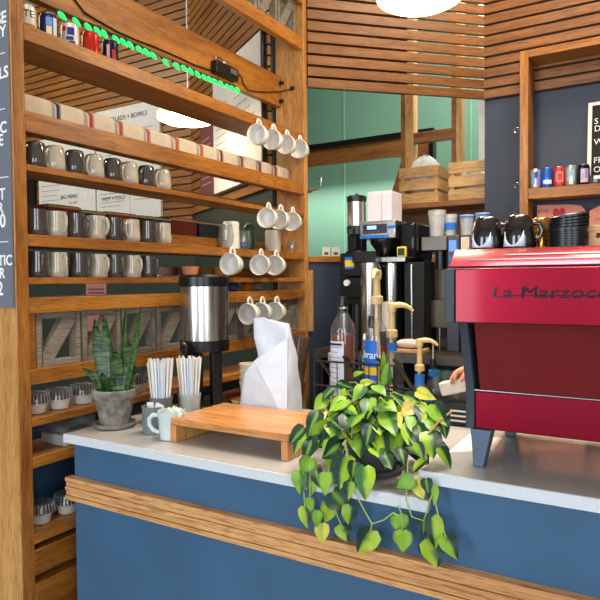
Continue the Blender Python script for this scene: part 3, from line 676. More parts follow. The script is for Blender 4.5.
for hx, hy, side in ((-1.633, 1.69, 'left'), (-1.580, 1.79, 'right')):
    t = thing('straw_holder', 'small frosted cup holding the %s bunch of straws' % side, 'straw holder', (hx, hy, 1.0005))
    MB().lathe([(.034, 0), (.036, .002), (.044, .10), (.042, .10), (.034, .005), (0, .005)], 22, cap0=True, cap1=False).build('cup_body', frost if side == 'right' else greyc, t, local=True, smooth=50)
    for k in range(46):
        rr = .028*math.sqrt((k+.5)/46); a = k*2.39996; bxp = Vector((rr*math.cos(a)*.95, rr*math.sin(a)*.95, .006)); tp = Vector((rr*math.cos(a)*1.8, rr*math.sin(a)*1.8, .238+rnd.uniform(-.012, .006)))
        m = (straww, strawb, straww, strawc)[(k*7) % 4]
        lab = {'white_straw': 'white paper straw standing in the %s straw cup', 'pale_blue_straw': 'pale bluish paper straw standing in the %s straw cup', 'cream_straw': 'cream paper straw standing in the %s straw cup'}[m.name] % side
        o = MB().cyl(bxp, tp, .0035, 8).build('paper_straw', m, local=True); o.location = (hx, hy, 1.0005); tag(o, lab, 'straw', m.name.replace('_', ' ')+'s in the %s cup' % side)

# ------------------------------------------------------------------ snake plant
def make_snake():
    q = Vector((-1.742, 1.565, 1.0005))
    t = thing('snake_plant', 'striped snake plant in a weathered grey clay pot on the counter end', 'potted plant', q)
    s = MB().lathe([(.058, 0), (.072, .004), (.076, .018), (.072, .018), (.066, .009), (0, .009)], 32, cap0=True, cap1=False).build('saucer', claygrey, t, local=True, smooth=50)
    MB().lathe([(.048, .0095), (.052, .0095), (.07, .108), (.077, .108), (.081, .114), (.081, .138), (.077, .141), (.072, .138), (.066, .12), (0, .12)], 36, cap0=True, cap1=False).build('pot', claygrey, t, local=True, smooth=40)
    MB().lathe([(.070, .121), (.04, .127), (0, .128)], 20, cap0=True, cap1=False).build('soil', soil, t, local=True)
    m, nt, b = nodes('snake_leaf'); N = nt.nodes; L = nt.links
    tc = N.new('ShaderNodeTexCoord'); mp = N.new('ShaderNodeMapping'); mp.inputs['Scale'].default_value = (12, 12, 70); nz = N.new('ShaderNodeTexNoise'); nz.inputs['Scale'].default_value = 1.2; nz.inputs['Distortion'].default_value = .8
    rp = N.new('ShaderNodeValToRGB'); rp.color_ramp.elements[0].position = .42; rp.color_ramp.elements[1].position = .62; rp.color_ramp.elements[0].color = (*s2l((20, 46, 22)), 1); rp.color_ramp.elements[1].color = (*s2l((78, 112, 58)), 1)
    L.new(tc.outputs['Object'], mp.inputs[0]); L.new(mp.outputs[0], nz.inputs['Vector']); L.new(nz.outputs['Fac'], rp.inputs[0]); L.new(rp.outputs[0], b.inputs['Base Color']); b.inputs['Roughness'].default_value = .35
    edge = mat('snake_leaf_edge', (150, 160, 70), .4); pale = mat('pale_striped_leaf', (66, 98, 54), .4, var=.6, vscale=90)
    Yp = 1.565
    bl = [((98, 388), (94.5, 318), 11, -.01), ((109, 386), (104, 318), 10, .0), ((112, 386), (106, 319), 8, .02), ((117, 392), (116, 348), 13, -.02), ((124, 390), (129, 338), 12, 0), ((120, 388), (125.5, 308), 4.5, .015), ((131, 389), (141.5, 306), 6.5, .0), ((102, 391), (83, 368), 9, -.03), ((106, 391), (102, 372), 9, -.035), ((126, 391), (134, 362), 9, .03), ((112, 391), (110, 376), 8, -.03)]
    for i, (pb, pt_, w, dy) in enumerate(bl):
        a = pY(*pb, Yp+dy*.6)-q; e = pY(*pt_, Yp+dy*1.6)-q; a.z = .124; a.x = max(-.055, min(.055, a.x)); a.y = max(-.045, min(.045, a.y)); W = w*2.25/613
        mb = MB(); rows = []; n = 12
        side = Vector((math.cos(YAW), math.sin(YAW), 0)); side = (side+Vector((random.uniform(-.3, .3), random.uniform(-.3, .3), 0))).normalized()
        nr = side.cross((e-a).normalized()).normalized()
        for k in range(n+1):
            u = k/n; c = a.lerp(e, u)+nr*(-.012*math.sin(u*PI))
            if i == 7: c.z += .02*math.sin(u*PI)
            hw = W/2*(.62+.38*math.sin(min(1, u*1.5)*PI/2))*(1-max(0, (u-.55)/.45)**2.2)+.0004
            row = []
            for s_, dp in ((-1, .004), (-.55, -.001), (0, -.004), (.55, -.001), (1, .004)): row.append(mb.bm.verts.new(c+side*hw*s_+nr*dp))
            for s_, dp in ((.9, .006), (0, -.0015), (-.9, .006)): row.append(mb.bm.verts.new(c+side*hw*s_+nr*(dp+.001)))
            rows.append(row)
        for r0, r1_ in zip(rows, rows[1:]):
            for k in range(8): mb._f([r0[k], r0[(k+1) % 8], r1_[(k+1) % 8], r1_[k]])
        mb._f(rows[0]); mb._f(rows[-1][::-1])
        mb.build('leaf_blade', m if i not in (5, 6) else pale, t, local=True, smooth=60)
make_snake()

# ------------------------------------------------------------------ airpot
def make_airpot(name, label, loc, r, zb, zt, lid, group=None, wrap=True):
    """steel drum on a black stand: zb..zt is the drum"""
    t = thing(name, label, 'coffee dispenser', loc, group)
    MB().lathe([(r, zb), (r, zt)], 36).build('steel_drum', steel, t, local=True, bevel=.002)
    MB().lathe([(r+.003, zt+.0005), (r+.004, zt+lid*.8), (r-.005, zt+lid), (0, zt+lid)], 36, cap1=False).build('lid', black, t, local=True)
    MB().lathe([(r*.2, zt+lid+.0005), (r*.16, zt+lid+.012), (0, zt+lid+.014)], 16, cap1=False).build('lid_knob', black, t, local=True)
    MB().lathe([(r+.002, zb-.045), (r+.003, zb-.0005)], 36).build('drum_base', black, t, local=True)
    MB().lathe([(r+.012, 0), (r+.014, .006), (r+.008, .014), (0, .014)], 36, cap1=False).build('foot_plate', black, t, local=True)
    ang = math.atan2(-.83, .56)
    for da in (-.62, .62, PI-.5, PI+.5):
        a = ang+da; c_, s_ = math.cos(a), math.sin(a); M = Matrix.Translation((c_*r*.86, s_*r*.86, 0)) @ Matrix.Rotation(a, 4, 'Z')
        MB().box(-.014, .014, -.022, .022, .0145, zb-.0455, M).build('stand_leg', black, t, local=True, bevel=.002)
    M = Matrix.Translation((math.cos(ang-.5)*(r+.02), math.sin(ang-.5)*(r+.02), zb-.03)) @ Matrix.Rotation(ang-.5, 4, 'Z')
    tp = MB().box(-.02, .025, -.014, .014, -.022, .014, M).build('tap', black, t, local=True, bevel=.003)
    MB().cyl(M @ Vector((.01, 0, .0145)), M @ Vector((.03, 0, .03)), .006, 8).build('tap_lever', steel, tp, local=True)
    return t
AC = Vector((-1.703, 2.03, 1.0005)); dA = (AC-EYE).dot(fwd)
zt = pY(205, 286, AC.y-.05).z; zb = pY(205, 341, AC.y-.05).z
make_airpot('airpot', 'brushed steel coffee airpot with black lid and stand on the counter', AC, 24*dA/FPX, zb-1.0005, zt-1.0005, .047)
# stack of pale cups and oddments behind the riser
def pcup(x, y, z, lab, grp=None, r=.04, h=.1, m=kraft):
    t = thing('paper_cup', lab, 'cup', (x, y, z), grp)
    MB().lathe([(r*.72, 0), (r*.98, h-.004), (r, h-.004), (r, h), (r*.94, h), (r*.7, .006), (0, .006)], 22, cap0=True, cap1=False).build('cup_body', m, t, local=True, smooth=50)
    MB().lathe([(r*.97, h-.006), (r*1.03, h-.003), (r*1.0, h+.001)], 22, cap0=False, cap1=False).build('rim', m, t, local=True)
t_ = Vector((-1.545, 2.128, 1.0005))
for k in range(4): pcup(t_.x, t_.y, 1.0005+.026*k, ('pale kraft paper cup at the bottom of the stack beside the airpot', 'pale kraft paper cup second from the bottom of the stack beside the airpot', 'pale kraft paper cup third from the bottom of the stack beside the airpot', 'pale kraft paper cup on top of the stack beside the airpot')[k], 'stacked kraft cups')
# brown leather strap bag leaning behind the foil bag
t = thing('lid_sleeve', 'clear brown tinted sleeve of cup lids leaning right of the white bag', 'sleeve', (-1.30, 2.09, 1.0005))
q0, q1 = pY(292, 405, 2.09), pY(303, 336, 2.12); o = wloc(t)
MB().cyl(q0-o, q1-o, .032, 20, .032).build('sleeve_tube', glass('brown_sleeve', (120, 96, 80), .1, .4), t, local=True)
mb = MB()
for k in range(22): c = (q0-o).lerp(q1-o, .08+.04*k); d = (q1-q0).normalized(); mb.cyl(c, c+d*.004, .029, 18)
tag(mb.build('stacked_lids', black, t, local=True), kind='stuff')
# ------------------------------------------------------------------ wire bottle rack and bottles
t = thing('bottle_rack', 'black wire bottle rack behind the trailing plant', 'rack', (-.85, 1.72, 1.0))
mb = MB(); X0, X1, Ya, Yb, ZF = -.948, -.682, 1.655, 1.80, 1.132
for y, zt_ in ((Ya, 1.28), (Yb, 1.19)):
    for x in (X0, X1): mb.cyl((x, y, 1.0005), (x, y, zt_), .0035, 8)
    for z in ((ZF, zt_) if y == Yb else (ZF, 1.205, zt_)): mb.cyl((X0, y, z), (X1, y, z), .0028, 8)
mb.build('frame', blackm, t)
mb = MB()
for k in range(1, 10): x = X0+(X1-X0)*k/10; mb.cyl((x, Ya, ZF), (x, Ya, 1.28), .0016, 6)
for k in range(0, 15): x = X0+(X1-X0)*k/14; mb.cyl((x, Ya, ZF), (x, Yb, ZF), .0016, 6)
mb.build('wire_grid', blackm, t)
for x in (X0, -.845, -.735, X1): MB().tube([(x, Ya, 1.297), (x, Ya+.02, 1.29), (x, Yb, 1.192)], .0055, 8).build('sloped_rail', blackm, t)

def bottle(name, label, loc, gm, h_body, r, neck_r, h_neck, parts, group=None, fill=None):
    t = thing(name, label, 'bottle', loc, group)
    hb, hn = h_body, h_neck
    MB().lathe([(r*.85, 0), (r, .008), (r, hb), (r*.92, hb+.02), (r*.55, hb+.045), (neck_r*1.05, hb+.065), (neck_r, hn), (neck_r*1.2, hn), (neck_r*1.2, hn+.006)], 26).build('glass_body', gm, t, local=True, smooth=50)
    if fill:
        MB().lathe([(r*.8, .004), (r*.93, .01), (r*.93, fill[1]), (0, fill[1])], 24, cap1=False).build('liquid', fill[0], t, local=True, smooth=50)
    for p in parts:
        k = p[0]
        if k == 'label': _, a0, a1, z0, z1, m = p; patch(r+.0004, R(a0), R(a1), z0, z1).build('label_patch', m, t, local=True)
        elif k == 'neck': _, z0, z1, m, e = p; MB().lathe([(neck_r+e, z0), (neck_r+e, z1)], 18).build('neck_band', m, t, local=True)
        elif k == 'text': _, s, size, z, m, a = p; o = text(s, 'lettering', size, m, t, ax='CENTER', bend=r+.0014); o.location = (0, 0, z); o.rotation_euler.z = R(a)
        elif k == 'cap': _, z0, z1, m, rr = p; MB().lathe([(rr, z0), (rr, z1*.5+z0*.5), (rr*.8, z1)], 16).build('pourer_cap', m, t, local=True)
        elif k == 'pump':
            _, ang, top, m = p; z = hn+.0065
            MB().cyl((0, 0, .03), (0, 0, z-.001), .0075, 10).build('dip_tube', m, t, local=True)
            pr = MB().lathe([(neck_r+.006, z), (neck_r+.006, z+.022), (.011, z+.026), (.010, top-.03), (.013, top-.029), (.015, top-.012), (.013, top), (0, top+.002)], 18, cap1=False).build('pump', m, t, local=True, smooth=50)
            c_, s_ = math.cos(ang), math.sin(ang)
            pts = [(c_*d, s_*d, top-.008+zz) for d, zz in ((0, 0), (.025, .004), (.045, .001), (.062, -.009), (.068, -.018))]
            MB().tube(pts, [.011, .010, .008, .006, .005], 10, flat=1.0).build('spout', m, pr, local=True)
    return t
lbw = mat('whisky_label', (206, 206, 212), .6); toraniy = mat('label_yellow', (236, 188, 40), .5); torb = mat('syrup_label_blue', (28, 104, 196), .5)
f = 31-4
b1 = bottle('liquor_bottle', 'amber liquor bottle with a pale label in the wire rack', (-.883, 1.725, ZF+.003), cglass, .235, .039, .0145, .305, [('label', -75, 30, .035, .205, lbw), ('cap', .3115, .345, black, .015), ('neck', .292, .304, black, .001)], 'bottles in the rack', fill=(amber, .225))
for k in range(9): patch(.0401, R(-66), R(20-(k*17) % 30), .185-.016*k, .188-.016*k).build('label_line', mat('grey_print', (150, 150, 150), .7), b1, local=True)
patch(.0401, R(-70), R(22), .192, .199).build('label_heading', ink, b1, local=True)
b2 = bottle('syrup_bottle', 'clear syrup bottle with a bright blue label and tall tan pump in the wire rack', (-.766, 1.725, ZF+.003), cglass, .215, .038, .013, .315, [('label', -72, 22, .132, .212, torb), ('label', -72, 22, .108, .131, toraniy), ('label', -72, 22, .05, .107, torb), ('text', 'Torani', .032, .158, wtxt, -22), ('label', 42, 70, .16, .20, mat('label_maroon', (110, 30, 30), .5)), ('pump', R(-75), .425, tan)], 'bottles in the rack')
bottle('syrup_bottle', 'clear syrup bottle with blue-taped neck and tan pump, just right of the wire rack', (-.782, 1.88, 1.0005), cglass, .24, .038, .013, .335, [('neck', .296, .322, btape, .004), ('pump', R(18), .452, tan)], 'pump bottles behind the plant')
bottle('shaker_bottle', 'slim steel shaker bottle with a black cap behind the amber bottle', (-.862, 1.90, 1.0005), steel, .27, .022, .012, .36, [('cap', .367, .41, black, .014)])
bottle('small_bottle', 'small clear bottle in the rack between the amber and the blue-labelled bottles', (-.825, 1.765, ZF+.003), cglass, .13, .022, .009, .20, [('cap', .207, .225, steel, .010)])
# jar with blue band at the rack's left end
t = thing('lidded_jar', 'short clear jar with grey lid and blue band behind the left end of the rack', 'jar', (-1.0, 1.93, 1.0005))
MB().lathe([(.036, 0), (.04, .004), (.04, .225), (.034, .24)], 22).build('jar_body', frost, t, local=True)
MB().lathe([(.041, .241), (.043, .246), (.043, .272), (0, .275)], 22, cap1=False).build('lid', mat('grey_lid', (150, 150, 146), .4), t, local=True)
MB().lathe([(.0405, .12), (.0405, .15)], 22).build('tape_band', btape, t, local=True)
B_ = B('back_bench', mat('bench_wood', (150, 112, 76), .5), -1.25, -.35, 2.175, 2.5, .84, .88)
tag(B_, 'low wooden bench top behind the counter holding more syrup bottles', 'bench')
lg_ = MB()
for x in (-1.23, -.38):
    for y in (2.2, 2.47): B('bench_leg', blackm, x, x+.03, y, y+.03, 0, .8395, B_)
q = pY(419.5, 342, 2.27)
bottle('syrup_bottle', 'clear syrup bottle with blue tape, rightmost of the tan pump bottles', (q.x, 2.27, .8805), cglass, .2, .038, .013, .29, [('neck', .235, .282, btape, .006), ('pump', R(22), q.z-.8805+.012, tan)], 'pump bottles behind the plant')
q = pY(431.5, 345, 2.36)
bottle('pourer_bottle', 'clear bottle with a metal pourer and blue tape beside the rightmost pump', (q.x, 2.38, .8805), cglass, .2, .036, .013, .29, [('neck', .262, .285, btape, .006), ('cap', .2965, .33, black, .014), ('cap', .331, q.z-.88, steel, .006), ('label', -50, 20, .16, .2, btape)], 'pump bottles behind the plant')
q = pY(452, 402, 2.2)
t = thing('knock_box', 'black slatted box on the bench beside the trailing plant', 'box', (q.x, 2.225, .8805))
B('box_body', black, q.x-.07, q.x+.09, 2.182, 2.265, .8805, q.z+.0, t, .004)
for k in range(3): B('white_strip', paper, q.x+.0, q.x+.07, 2.180, 2.1825, q.z-.03-.018*k, q.z-.024-.018*k, t)
# papers on the raised counter
t = MB().prism([(-.50, 1.58, 1.0705), (-.40, 1.66, 1.0705), (-.41, 1.80, 1.0705), (-.505, 1.80, 1.0705)], (0, 0, .0012)).build('paper_sheet', mat('pinkish_paper', (240, 224, 214), .7)); tag(t, 'loose pale pink paper sheet on the raised counter beside the machine foot', 'paper')

# ------------------------------------------------------------------ trailing plant
def make_pothos():
    PC = Vector((-.705, 1.555, 1.0005))
    t = thing('trailing_plant', 'variegated green trailing plant spilling over the counter from a dark grey pot', 'potted plant', PC)
    MB().lathe([(.07, 0), (.082, .004), (.086, .016), (.08, .016), (.074, .008), (0, .008)], 28, cap0=True, cap1=False).build('saucer', potdark, t, local=True, smooth=50)
    MB().lathe([(.056, .0085), (.062, .0085), (.082, .13), (.086, .13), (.086, .15), (.080, .152), (.074, .14), (0, .138)], 32, cap0=True, cap1=False).build('pot', potdark, t, local=True, smooth=40)
    MB().lathe([(.074, .139), (.03, .147), (0, .147)], 20, cap1=False).build('soil', soil, t, local=True)
    m, nt, b = nodes('variegated_leaf'); at = nt.nodes.new('ShaderNodeAttribute'); at.attribute_name = 'leafcol'
    nt.links.new(at.outputs['Color'], b.inputs['Base Color']); b.inputs['Specular IOR Level'].default_value = .3; b.inputs['Roughness'].default_value = .4; b.inputs['Subsurface Weight'].default_value = .0
    rn = random.Random(11)
    LIME, LIGHT, DARK, YEL, TAN, MID = [s2l(c) for c in ((148, 174, 38), (110, 154, 46), (22, 50, 38), (206, 194, 80), (206, 160, 96), (50, 92, 46))]
    mb = MB(); bm = mb.bm; cl = bm.loops.layers.float_color.new('leafcol'); stems = MB()
    mix = lambda a, b_, k: tuple(a[i]*(1-k)+b_[i]*k for i in range(3))
    def leaf(base, tip, W, typ, roll=0.0, hang=False):
        d = tip-base; Lg = d.length; d.normalize()
        view = (EYE-(base+tip)/2).normalized(); upv = Vector((0, 0, 1))
        n = (view*(1.6 if hang else .75)+upv*(.15 if hang else .45)+Vector((rn.uniform(-.3, .3), rn.uniform(-.3, .1), rn.uniform(-.2, .3)))); n = (n-d*n.dot(d)).normalized()
        n = Quaternion(d, roll) @ n; s = d.cross(n).normalized()
        NU, NV = 6, 12; grid = []
        ph = rn.uniform(0, 9); fold = rn.uniform(.1, .35); curl = rn.uniform(.05, .22); swap = rn.random() < .5
        for j in range(NV+1):
            v = j/NV; w = (math.sin(PI*min(1, v**.62*1.0))**.8 if v > 0 else 0)*(1-.25*v)
            if v >= 1: w = 0
            row = []
            for i in range(NU+1):
                u = (i/NU-.5)*2
                back = -.10*Lg*abs(u)*(1-v)**6*0+(-.09*Lg*(abs(u)**.8)*max(0, 1-v*5))
                p = base+d*(v*Lg+back)+s*(u*W/2*(w+.0+.28*max(0, 1-v*5)))+n*(abs(u)*fold*W*.35*w-curl*Lg*(v-.35)**2*1.2+.05*W*math.sin(v*7+ph)*u)
                row.append(bm.verts.new(p-PC))
            grid.append(row)
        def col(u, v):
            nz = math.sin(u*5+ph*3)*.35+math.sin(v*11+ph)*.3+math.sin(u*13+v*9+ph*2)*.25
            uu = -u if swap else u
            if typ == 'L': c = mix(LIME, LIGHT, .5+.5*math.sin(ph)); k = max(0, abs(u)*1.4-1.02+nz*.25); return mix(c, MID, min(1, k*2))
            if typ == 'D': k = max(0, -abs(u)+.22+nz*.12)*3; return mix(DARK, LIGHT, min(.8, k))
            if typ == 'Y': return mix(YEL, LIME, max(0, min(1, .25+nz*.5)))
            if typ == 'B': return mix(TAN, YEL, max(0, min(1, .3+nz)))
            k = max(0, min(1, (uu+.12+nz*.3)*6)); return mix(DARK if math.sin(ph*5) < .5 else MID, mix(LIME, LIGHT, .4+.4*math.sin(ph*7)), k)
        for j in range(NV):
            for i in range(NU):
                vs = [grid[j][i], grid[j][i+1], grid[j+1][i+1], grid[j+1][i]]
                fc_ = mb._f(vs)
                if fc_:
                    for lp, (ii, jj) in zip(fc_.loops, ((i, j), (i+1, j), (i+1, j+1), (i, j+1))):
                        c = col((ii/NU-.5)*2, jj/NV)
                        if ii == NU//2: c = mix(c, LIGHT, .5)
                        lp[cl] = (*c, 1)
    def yof(py): 
        for (a, ya), (b_, yb) in zip(KY, KY[1:]):
            if a <= py <= b_: return ya+(yb-ya)*(py-a)/(b_-a)
        return KY[-1][1]
    KY = [(340, 1.62), (375, 1.575), (400, 1.52), (425, 1.46), (450, 1.42), (475, 1.39), (495, 1.372), (600, 1.368)]
    LV = [((338, 383), (355, 389), 8, 'D'), ((354, 377), (364, 372), 7, 'L'), ((363, 386), (353, 402), 10, 'L'), ((326, 397), (314, 411), 12, 'L'), ((346, 399), (327, 414), 16, 'L'), ((321, 405), (322, 423), 10, 'Y'), ((318, 412), (307, 437), 13, 'D'), ((304, 428), (289, 445), 13, 'D'), ((304, 432), (293, 453), 10, 'V'), ((332, 417), (336, 442), 15, 'L'), ((323, 429), (313, 453), 14, 'V'), ((343, 422), (346, 437), 8, 'Y'), ((359, 433), (360, 457), 18, 'V'), ((331, 420), (343, 430), 10, 'D'), ((346, 407), (357, 415), 9, 'V'),
          ((386, 384), (388, 362), 9, 'V'), ((383, 370), (384, 351), 5, 'L'), ((361, 384), (374, 381), 7, 'Y'), ((365, 391), (389, 395), 13, 'D'), ((369, 399), (367, 419), 13, 'V'), ((378, 404), (397, 411), 17, 'L'), ((384, 412), (396, 435), 15, 'V'), ((378, 424), (386, 459), 17, 'V'), ((414, 405), (401, 416), 13, 'B'), ((410, 416), (413, 434), 9, 'L'), ((420, 403), (424, 425), 11, 'V'), ((417, 391), (435, 399), 10, 'Y'), ((433, 404), (446, 425), 15, 'V'), ((430, 432), (433, 458), 18, 'V'), ((440, 448), (451, 469), 13, 'V'), ((436, 440), (450, 449), 6, 'D'), ((417, 443), (424, 460), 9, 'V'), ((424, 461), (412, 472), 11, 'V'), ((400, 448), (405, 466), 11, 'D'), ((397, 413), (400, 428), 8, 'Y'),
          ((346, 457), (339, 489), 21, 'V'), ((365, 467), (365, 500), 17, 'V'), ((333, 492), (350, 513), 22, 'D'), ((349, 482), (348, 500), 10, 'L'), ((333, 441), (330, 471), 16, 'V'), ((310, 458), (301, 476), 15, 'L'), ((299, 471), (300, 495), 13, 'V'), ((313, 470), (311, 496), 14, 'V'), ((326, 473), (325, 496), 12, 'L'), ((331, 502), (325, 523), 15, 'L'), ((350, 506), (348, 526), 13, 'V'), ((304, 507), (308, 529), 11, 'V'), ((309, 498), (311, 513), 8, 'L'), ((317, 511), (317, 528), 9, 'L'), ((322, 524), (322, 544), 12, 'Y'), ((342, 525), (347, 542), 14, 'L'), ((373, 531), (357, 553), 19, 'V'),
          ((399, 515), (401, 535), 15, 'L'), ((403, 531), (403, 553), 16, 'L'), ((425, 517), (423, 537), 12, 'D'), ((433, 517), (436, 549), 15, 'L'), ((430, 540), (438, 568), 20, 'L'), ((444, 535), (458, 560), 15, 'V'), ((431, 485), (434, 506), 11, 'V'), ((415, 480), (424, 500), 11, 'Y'), ((413, 479), (396, 488), 13, 'L'), ((426, 479), (428, 494), 10, 'D'), ((424, 545), (421, 556), 8, 'D'), ((345, 415), (352, 440), 13, 'D'), ((371, 425), (366, 446), 13, 'D'), ((390, 395), (405, 404), 12, 'D'), ((404, 395), (420, 402), 11, 'V'), ((407, 424), (409, 446), 11, 'V'), ((418, 425), (424, 444), 11, 'D'), ((349, 392), (338, 404), 11, 'V'), ((312, 440), (304, 462), 12, 'D'), ((340, 462), (345, 478), 13, 'D'), ((316, 470), (320, 488), 11, 'D'), ((355, 462), (352, 480), 12, 'D'), ((385, 455), (392, 470), 11, 'D'), ((442, 420), (446, 438), 11, 'D'), ((375, 385), (386, 395), 10, 'L'), ((333, 388), (322, 400), 9, 'D'), ((427, 415), (432, 432), 11, 'L')]
    bases = []
    for k, (bp_, tp_, w, ty) in enumerate(LV):
        jit = rn.uniform(-.012, .012)
        yb, yt = yof(bp_[1])+jit, min(yof(bp_[1])+jit, yof(tp_[1])+jit)-rn.uniform(0, .015)
        if bp_[1] > 470: yb = min(yb, 1.385); yt = min(yt, 1.375)
        if bp_[0] > 405 and bp_[1] > 440: yb = min(yb, 1.392); yt = min(yt, 1.385)
        b_, e_ = pY(*bp_, yb), pY(*tp_, yt); dpt = (b_-EYE).dot(fwd)
        leaf(b_, e_, w*1.36*dpt/FPX, 'V' if ty == 'L' and rn.random() < .35 else ty, rn.uniform(-.35, .35)*(.5 if bp_[1] > 470 else 1), bp_[1] > 470); bases.append((b_, bp_))
    for k in range(84):                      # inner leaves of the crown
        a = rn.uniform(0, 2*PI); rr = rn.uniform(.03, .135); c = PC+Vector((rr*math.cos(a)*1.15, rr*math.sin(a)*.9, .215-rr*.75+rn.uniform(-.03, .02)))
        d = Vector((math.cos(a), math.sin(a), rn.uniform(-1.2, -.1))).normalized(); ln = rn.uniform(.055, .085)
        leaf(c, c+d*ln, ln*.85, rn.choice('DDVVLVD'), rn.uniform(-.6, .6)); bases.append((c, None))
    fo = mb.build('foliage', m, t, local=True, smooth=80)
    # runners over the counter edge and leaf stalks
    sm = mat('green_stalk', (150, 176, 84), .4); bs = mat('brown_stalk', (176, 130, 80), .6)
    top = PC+Vector((0, 0, .15))
    for b_, pp in bases:
        if pp and pp[1] < 470 and rn.random() < .25:
            mid = (top+b_)/2+Vector((rn.uniform(-.02, .02), rn.uniform(-.02, .01), .05)); stems.tube([top-PC, mid-PC, b_-PC], .0016, 5)
        elif pp is None and rn.random() < .3: stems.tube([top-PC, (top+b_)/2-PC+Vector((0, 0, .03)), b_-PC], .0014, 5)
    RUN = [[(352, 488, 1.375), (362, 506, 1.37), (372, 524, 1.368), (384, 520, 1.368), (393, 513, 1.368), (399, 516, 1.368)], [(372, 524, 1.368), (370, 533, 1.368)], [(398, 505, 1.368), (404, 520, 1.368), (402, 532, 1.368)], [(408, 462, 1.385), (406, 500, 1.37), (412, 517, 1.37), (424, 521, 1.37), (430, 500, 1.37), (434, 490, 1.372), (430, 478, 1.385)], [(424, 521, 1.37), (430, 542, 1.37)], [(434, 495, 1.37), (438, 515, 1.37), (446, 537, 1.37)], [(310, 465, 1.39), (310, 500, 1.365), (318, 520, 1.365), (324, 528, 1.365)], [(335, 465, 1.39), (333, 505, 1.365), (342, 527, 1.365)], [(404, 470, 1.388), (398, 485, 1.385)], [(345, 440, 1.42), (350, 470, 1.385), (352, 488, 1.375)], [(304, 450, 1.41), (303, 480, 1.38), (305, 508, 1.366)]]
    for r_ in RUN: stems.tube([pY(p[0], p[1], p[2]+(.012 if p[1] < 498 or p[0] < 340 else 0))-PC for p in r_], .0018, 6)
    stems.build('stem', sm, t, local=True, smooth=60)
    dry = MB(); dry.tube([pY(452, 411, 1.5)-PC, pY(440, 420, 1.46)-PC, pY(428, 434, 1.44)-PC], .0024, 6); dry.build('dry_stem', bs, t, local=True, smooth=60); dry = MB(); dry.tube([pY(358, 420, 1.45)-PC, pY(352, 428, 1.44)-PC, pY(352, 438, 1.43)-PC], .002, 6)
    dry.build('dry_stem', bs, t, local=True, smooth=60)
make_pothos()
# ------------------------------------------------------------------ red espresso machine
def make_machine():
    xl, xr = -.426, .50; Z = 1.07
    t = thing('espresso_machine', 'large red espresso machine with chrome lettering on the raised counter', 'espresso machine', (.04, 1.6, Z))
    def side(x, w, m, nm, P): MB().prism([(x, y, z) for y, z in P], (w, 0, 0)).build(nm, m, t, .002)
    PS = [(1.325, 1.433), (1.325, 1.5515), (1.35, 1.5515), (1.89, 1.5515), (1.89, 1.165), (1.488, 1.165), (1.488, 1.26), (1.428, 1.433)]
    for x in (xl, xr-.022): side(x, .0215, bside, 'side_plate', PS)
    a, b = xl+.0218, xr-.0222
    # upper panel, sloped middle panel, lower band, top hood
    MB().prism([(a, 1.327, 1.4335), (a, 1.327, 1.552), (a, 1.35, 1.552), (a, 1.35, 1.4335)], (b-a, 0, 0)).build('upper_panel', red, t, .003)
    MB().prism([(a, 1.3505, 1.4335), (a, 1.3505, 1.44), (a, 1.45, 1.44), (a, 1.45, 1.4335)], (b-a, 0, 0)).build('overhang_plate', reddk, t)
    MB().prism([(a+.012, 1.434, 1.4325), (a+.012, 1.489, 1.262), (a+.012, 1.51, 1.262), (a+.012, 1.455, 1.4325)], (b-a-.024, 0, 0)).build('middle_panel', reddk, t, .002)
    MB().prism([(a, 1.490, 1.166), (a, 1.490, 1.2585), (a, 1.53, 1.2585), (a, 1.53, 1.166)], (b-a, 0, 0)).build('lower_panel', red, t, .003)
    B('trim_strip', steel, a, b, 1.4885, 1.52, 1.259, 1.2615, t)
    MB().prism([(xl, 1.345, 1.5555), (xl, 1.395, 1.596), (xl, 1.87, 1.600), (xl, 1.89, 1.59), (xl, 1.89, 1.5555)], (xr-xl, 0, 0)).build('top_hood', red, t, .004)
    B('core', black, a, b, 1.531, 1.885, 1.17, 1.5545, t)
    B('base_gap', black, a, b, 1.36, 1.88, 1.5525, 1.5552, t)
    sl = Vector((0, .05, .0405)).normalized(); nn = Vector((0, -.0405, .05)).normalized()
    for x0, u in ((-.385, .022), (-.308, .038)):
        p = Vector((x0, 1.345, 1.5555))+sl*u; q = sl*.005
        P = [p, p+q, p+q+nn*.0008, p+nn*.0008]; MB().prism(P, (xr-.04-x0, 0, 0)).build('vent_slot', black, t)
    for x in (xl+.005, xr-.055):
        for y in (1.49, 1.83):
            mb = MB(); a4 = [(0, 0, .094), (.05, 0, .094), (.05, .05, .094), (0, .05, .094)]; b4 = [(.007, 0, .0005), (.031, 0, .0005), (.031, .035, .0005), (.007, .035, .0005)]
            va = [mb.bm.verts.new(Vector(p)+Vector((x+.006, y, Z))) for p in a4]; vb = [mb.bm.verts.new(Vector(p)+Vector((x+.006, y, Z))) for p in b4]
            mb._f(va); mb._f(vb[::-1]); [mb._f([va[i], vb[i], vb[(i+1) % 4], va[(i+1) % 4]]) for i in range(4)]
            mb.build('foot', mat('blue_grey_foot', (88, 104, 124), .4, .4, var=.15, vscale=200), t, .002)
    # chrome script across the upper panel
    q = pY(491, 297.5, 1.3265)
    text('La Marzocco', 'lettering', .034, mat('dark_chrome', (70, 68, 74), .12, 1), t, (q.x, 1.3262, q.z), ext=.004, sx=1.42, shear=.1)
    B('lettering_bar', MATS['dark_chrome'], q.x+.03, q.x+.21, 1.3235, 1.3268, q.z+.0035, q.z+.0055, t)
    return t
make_machine()
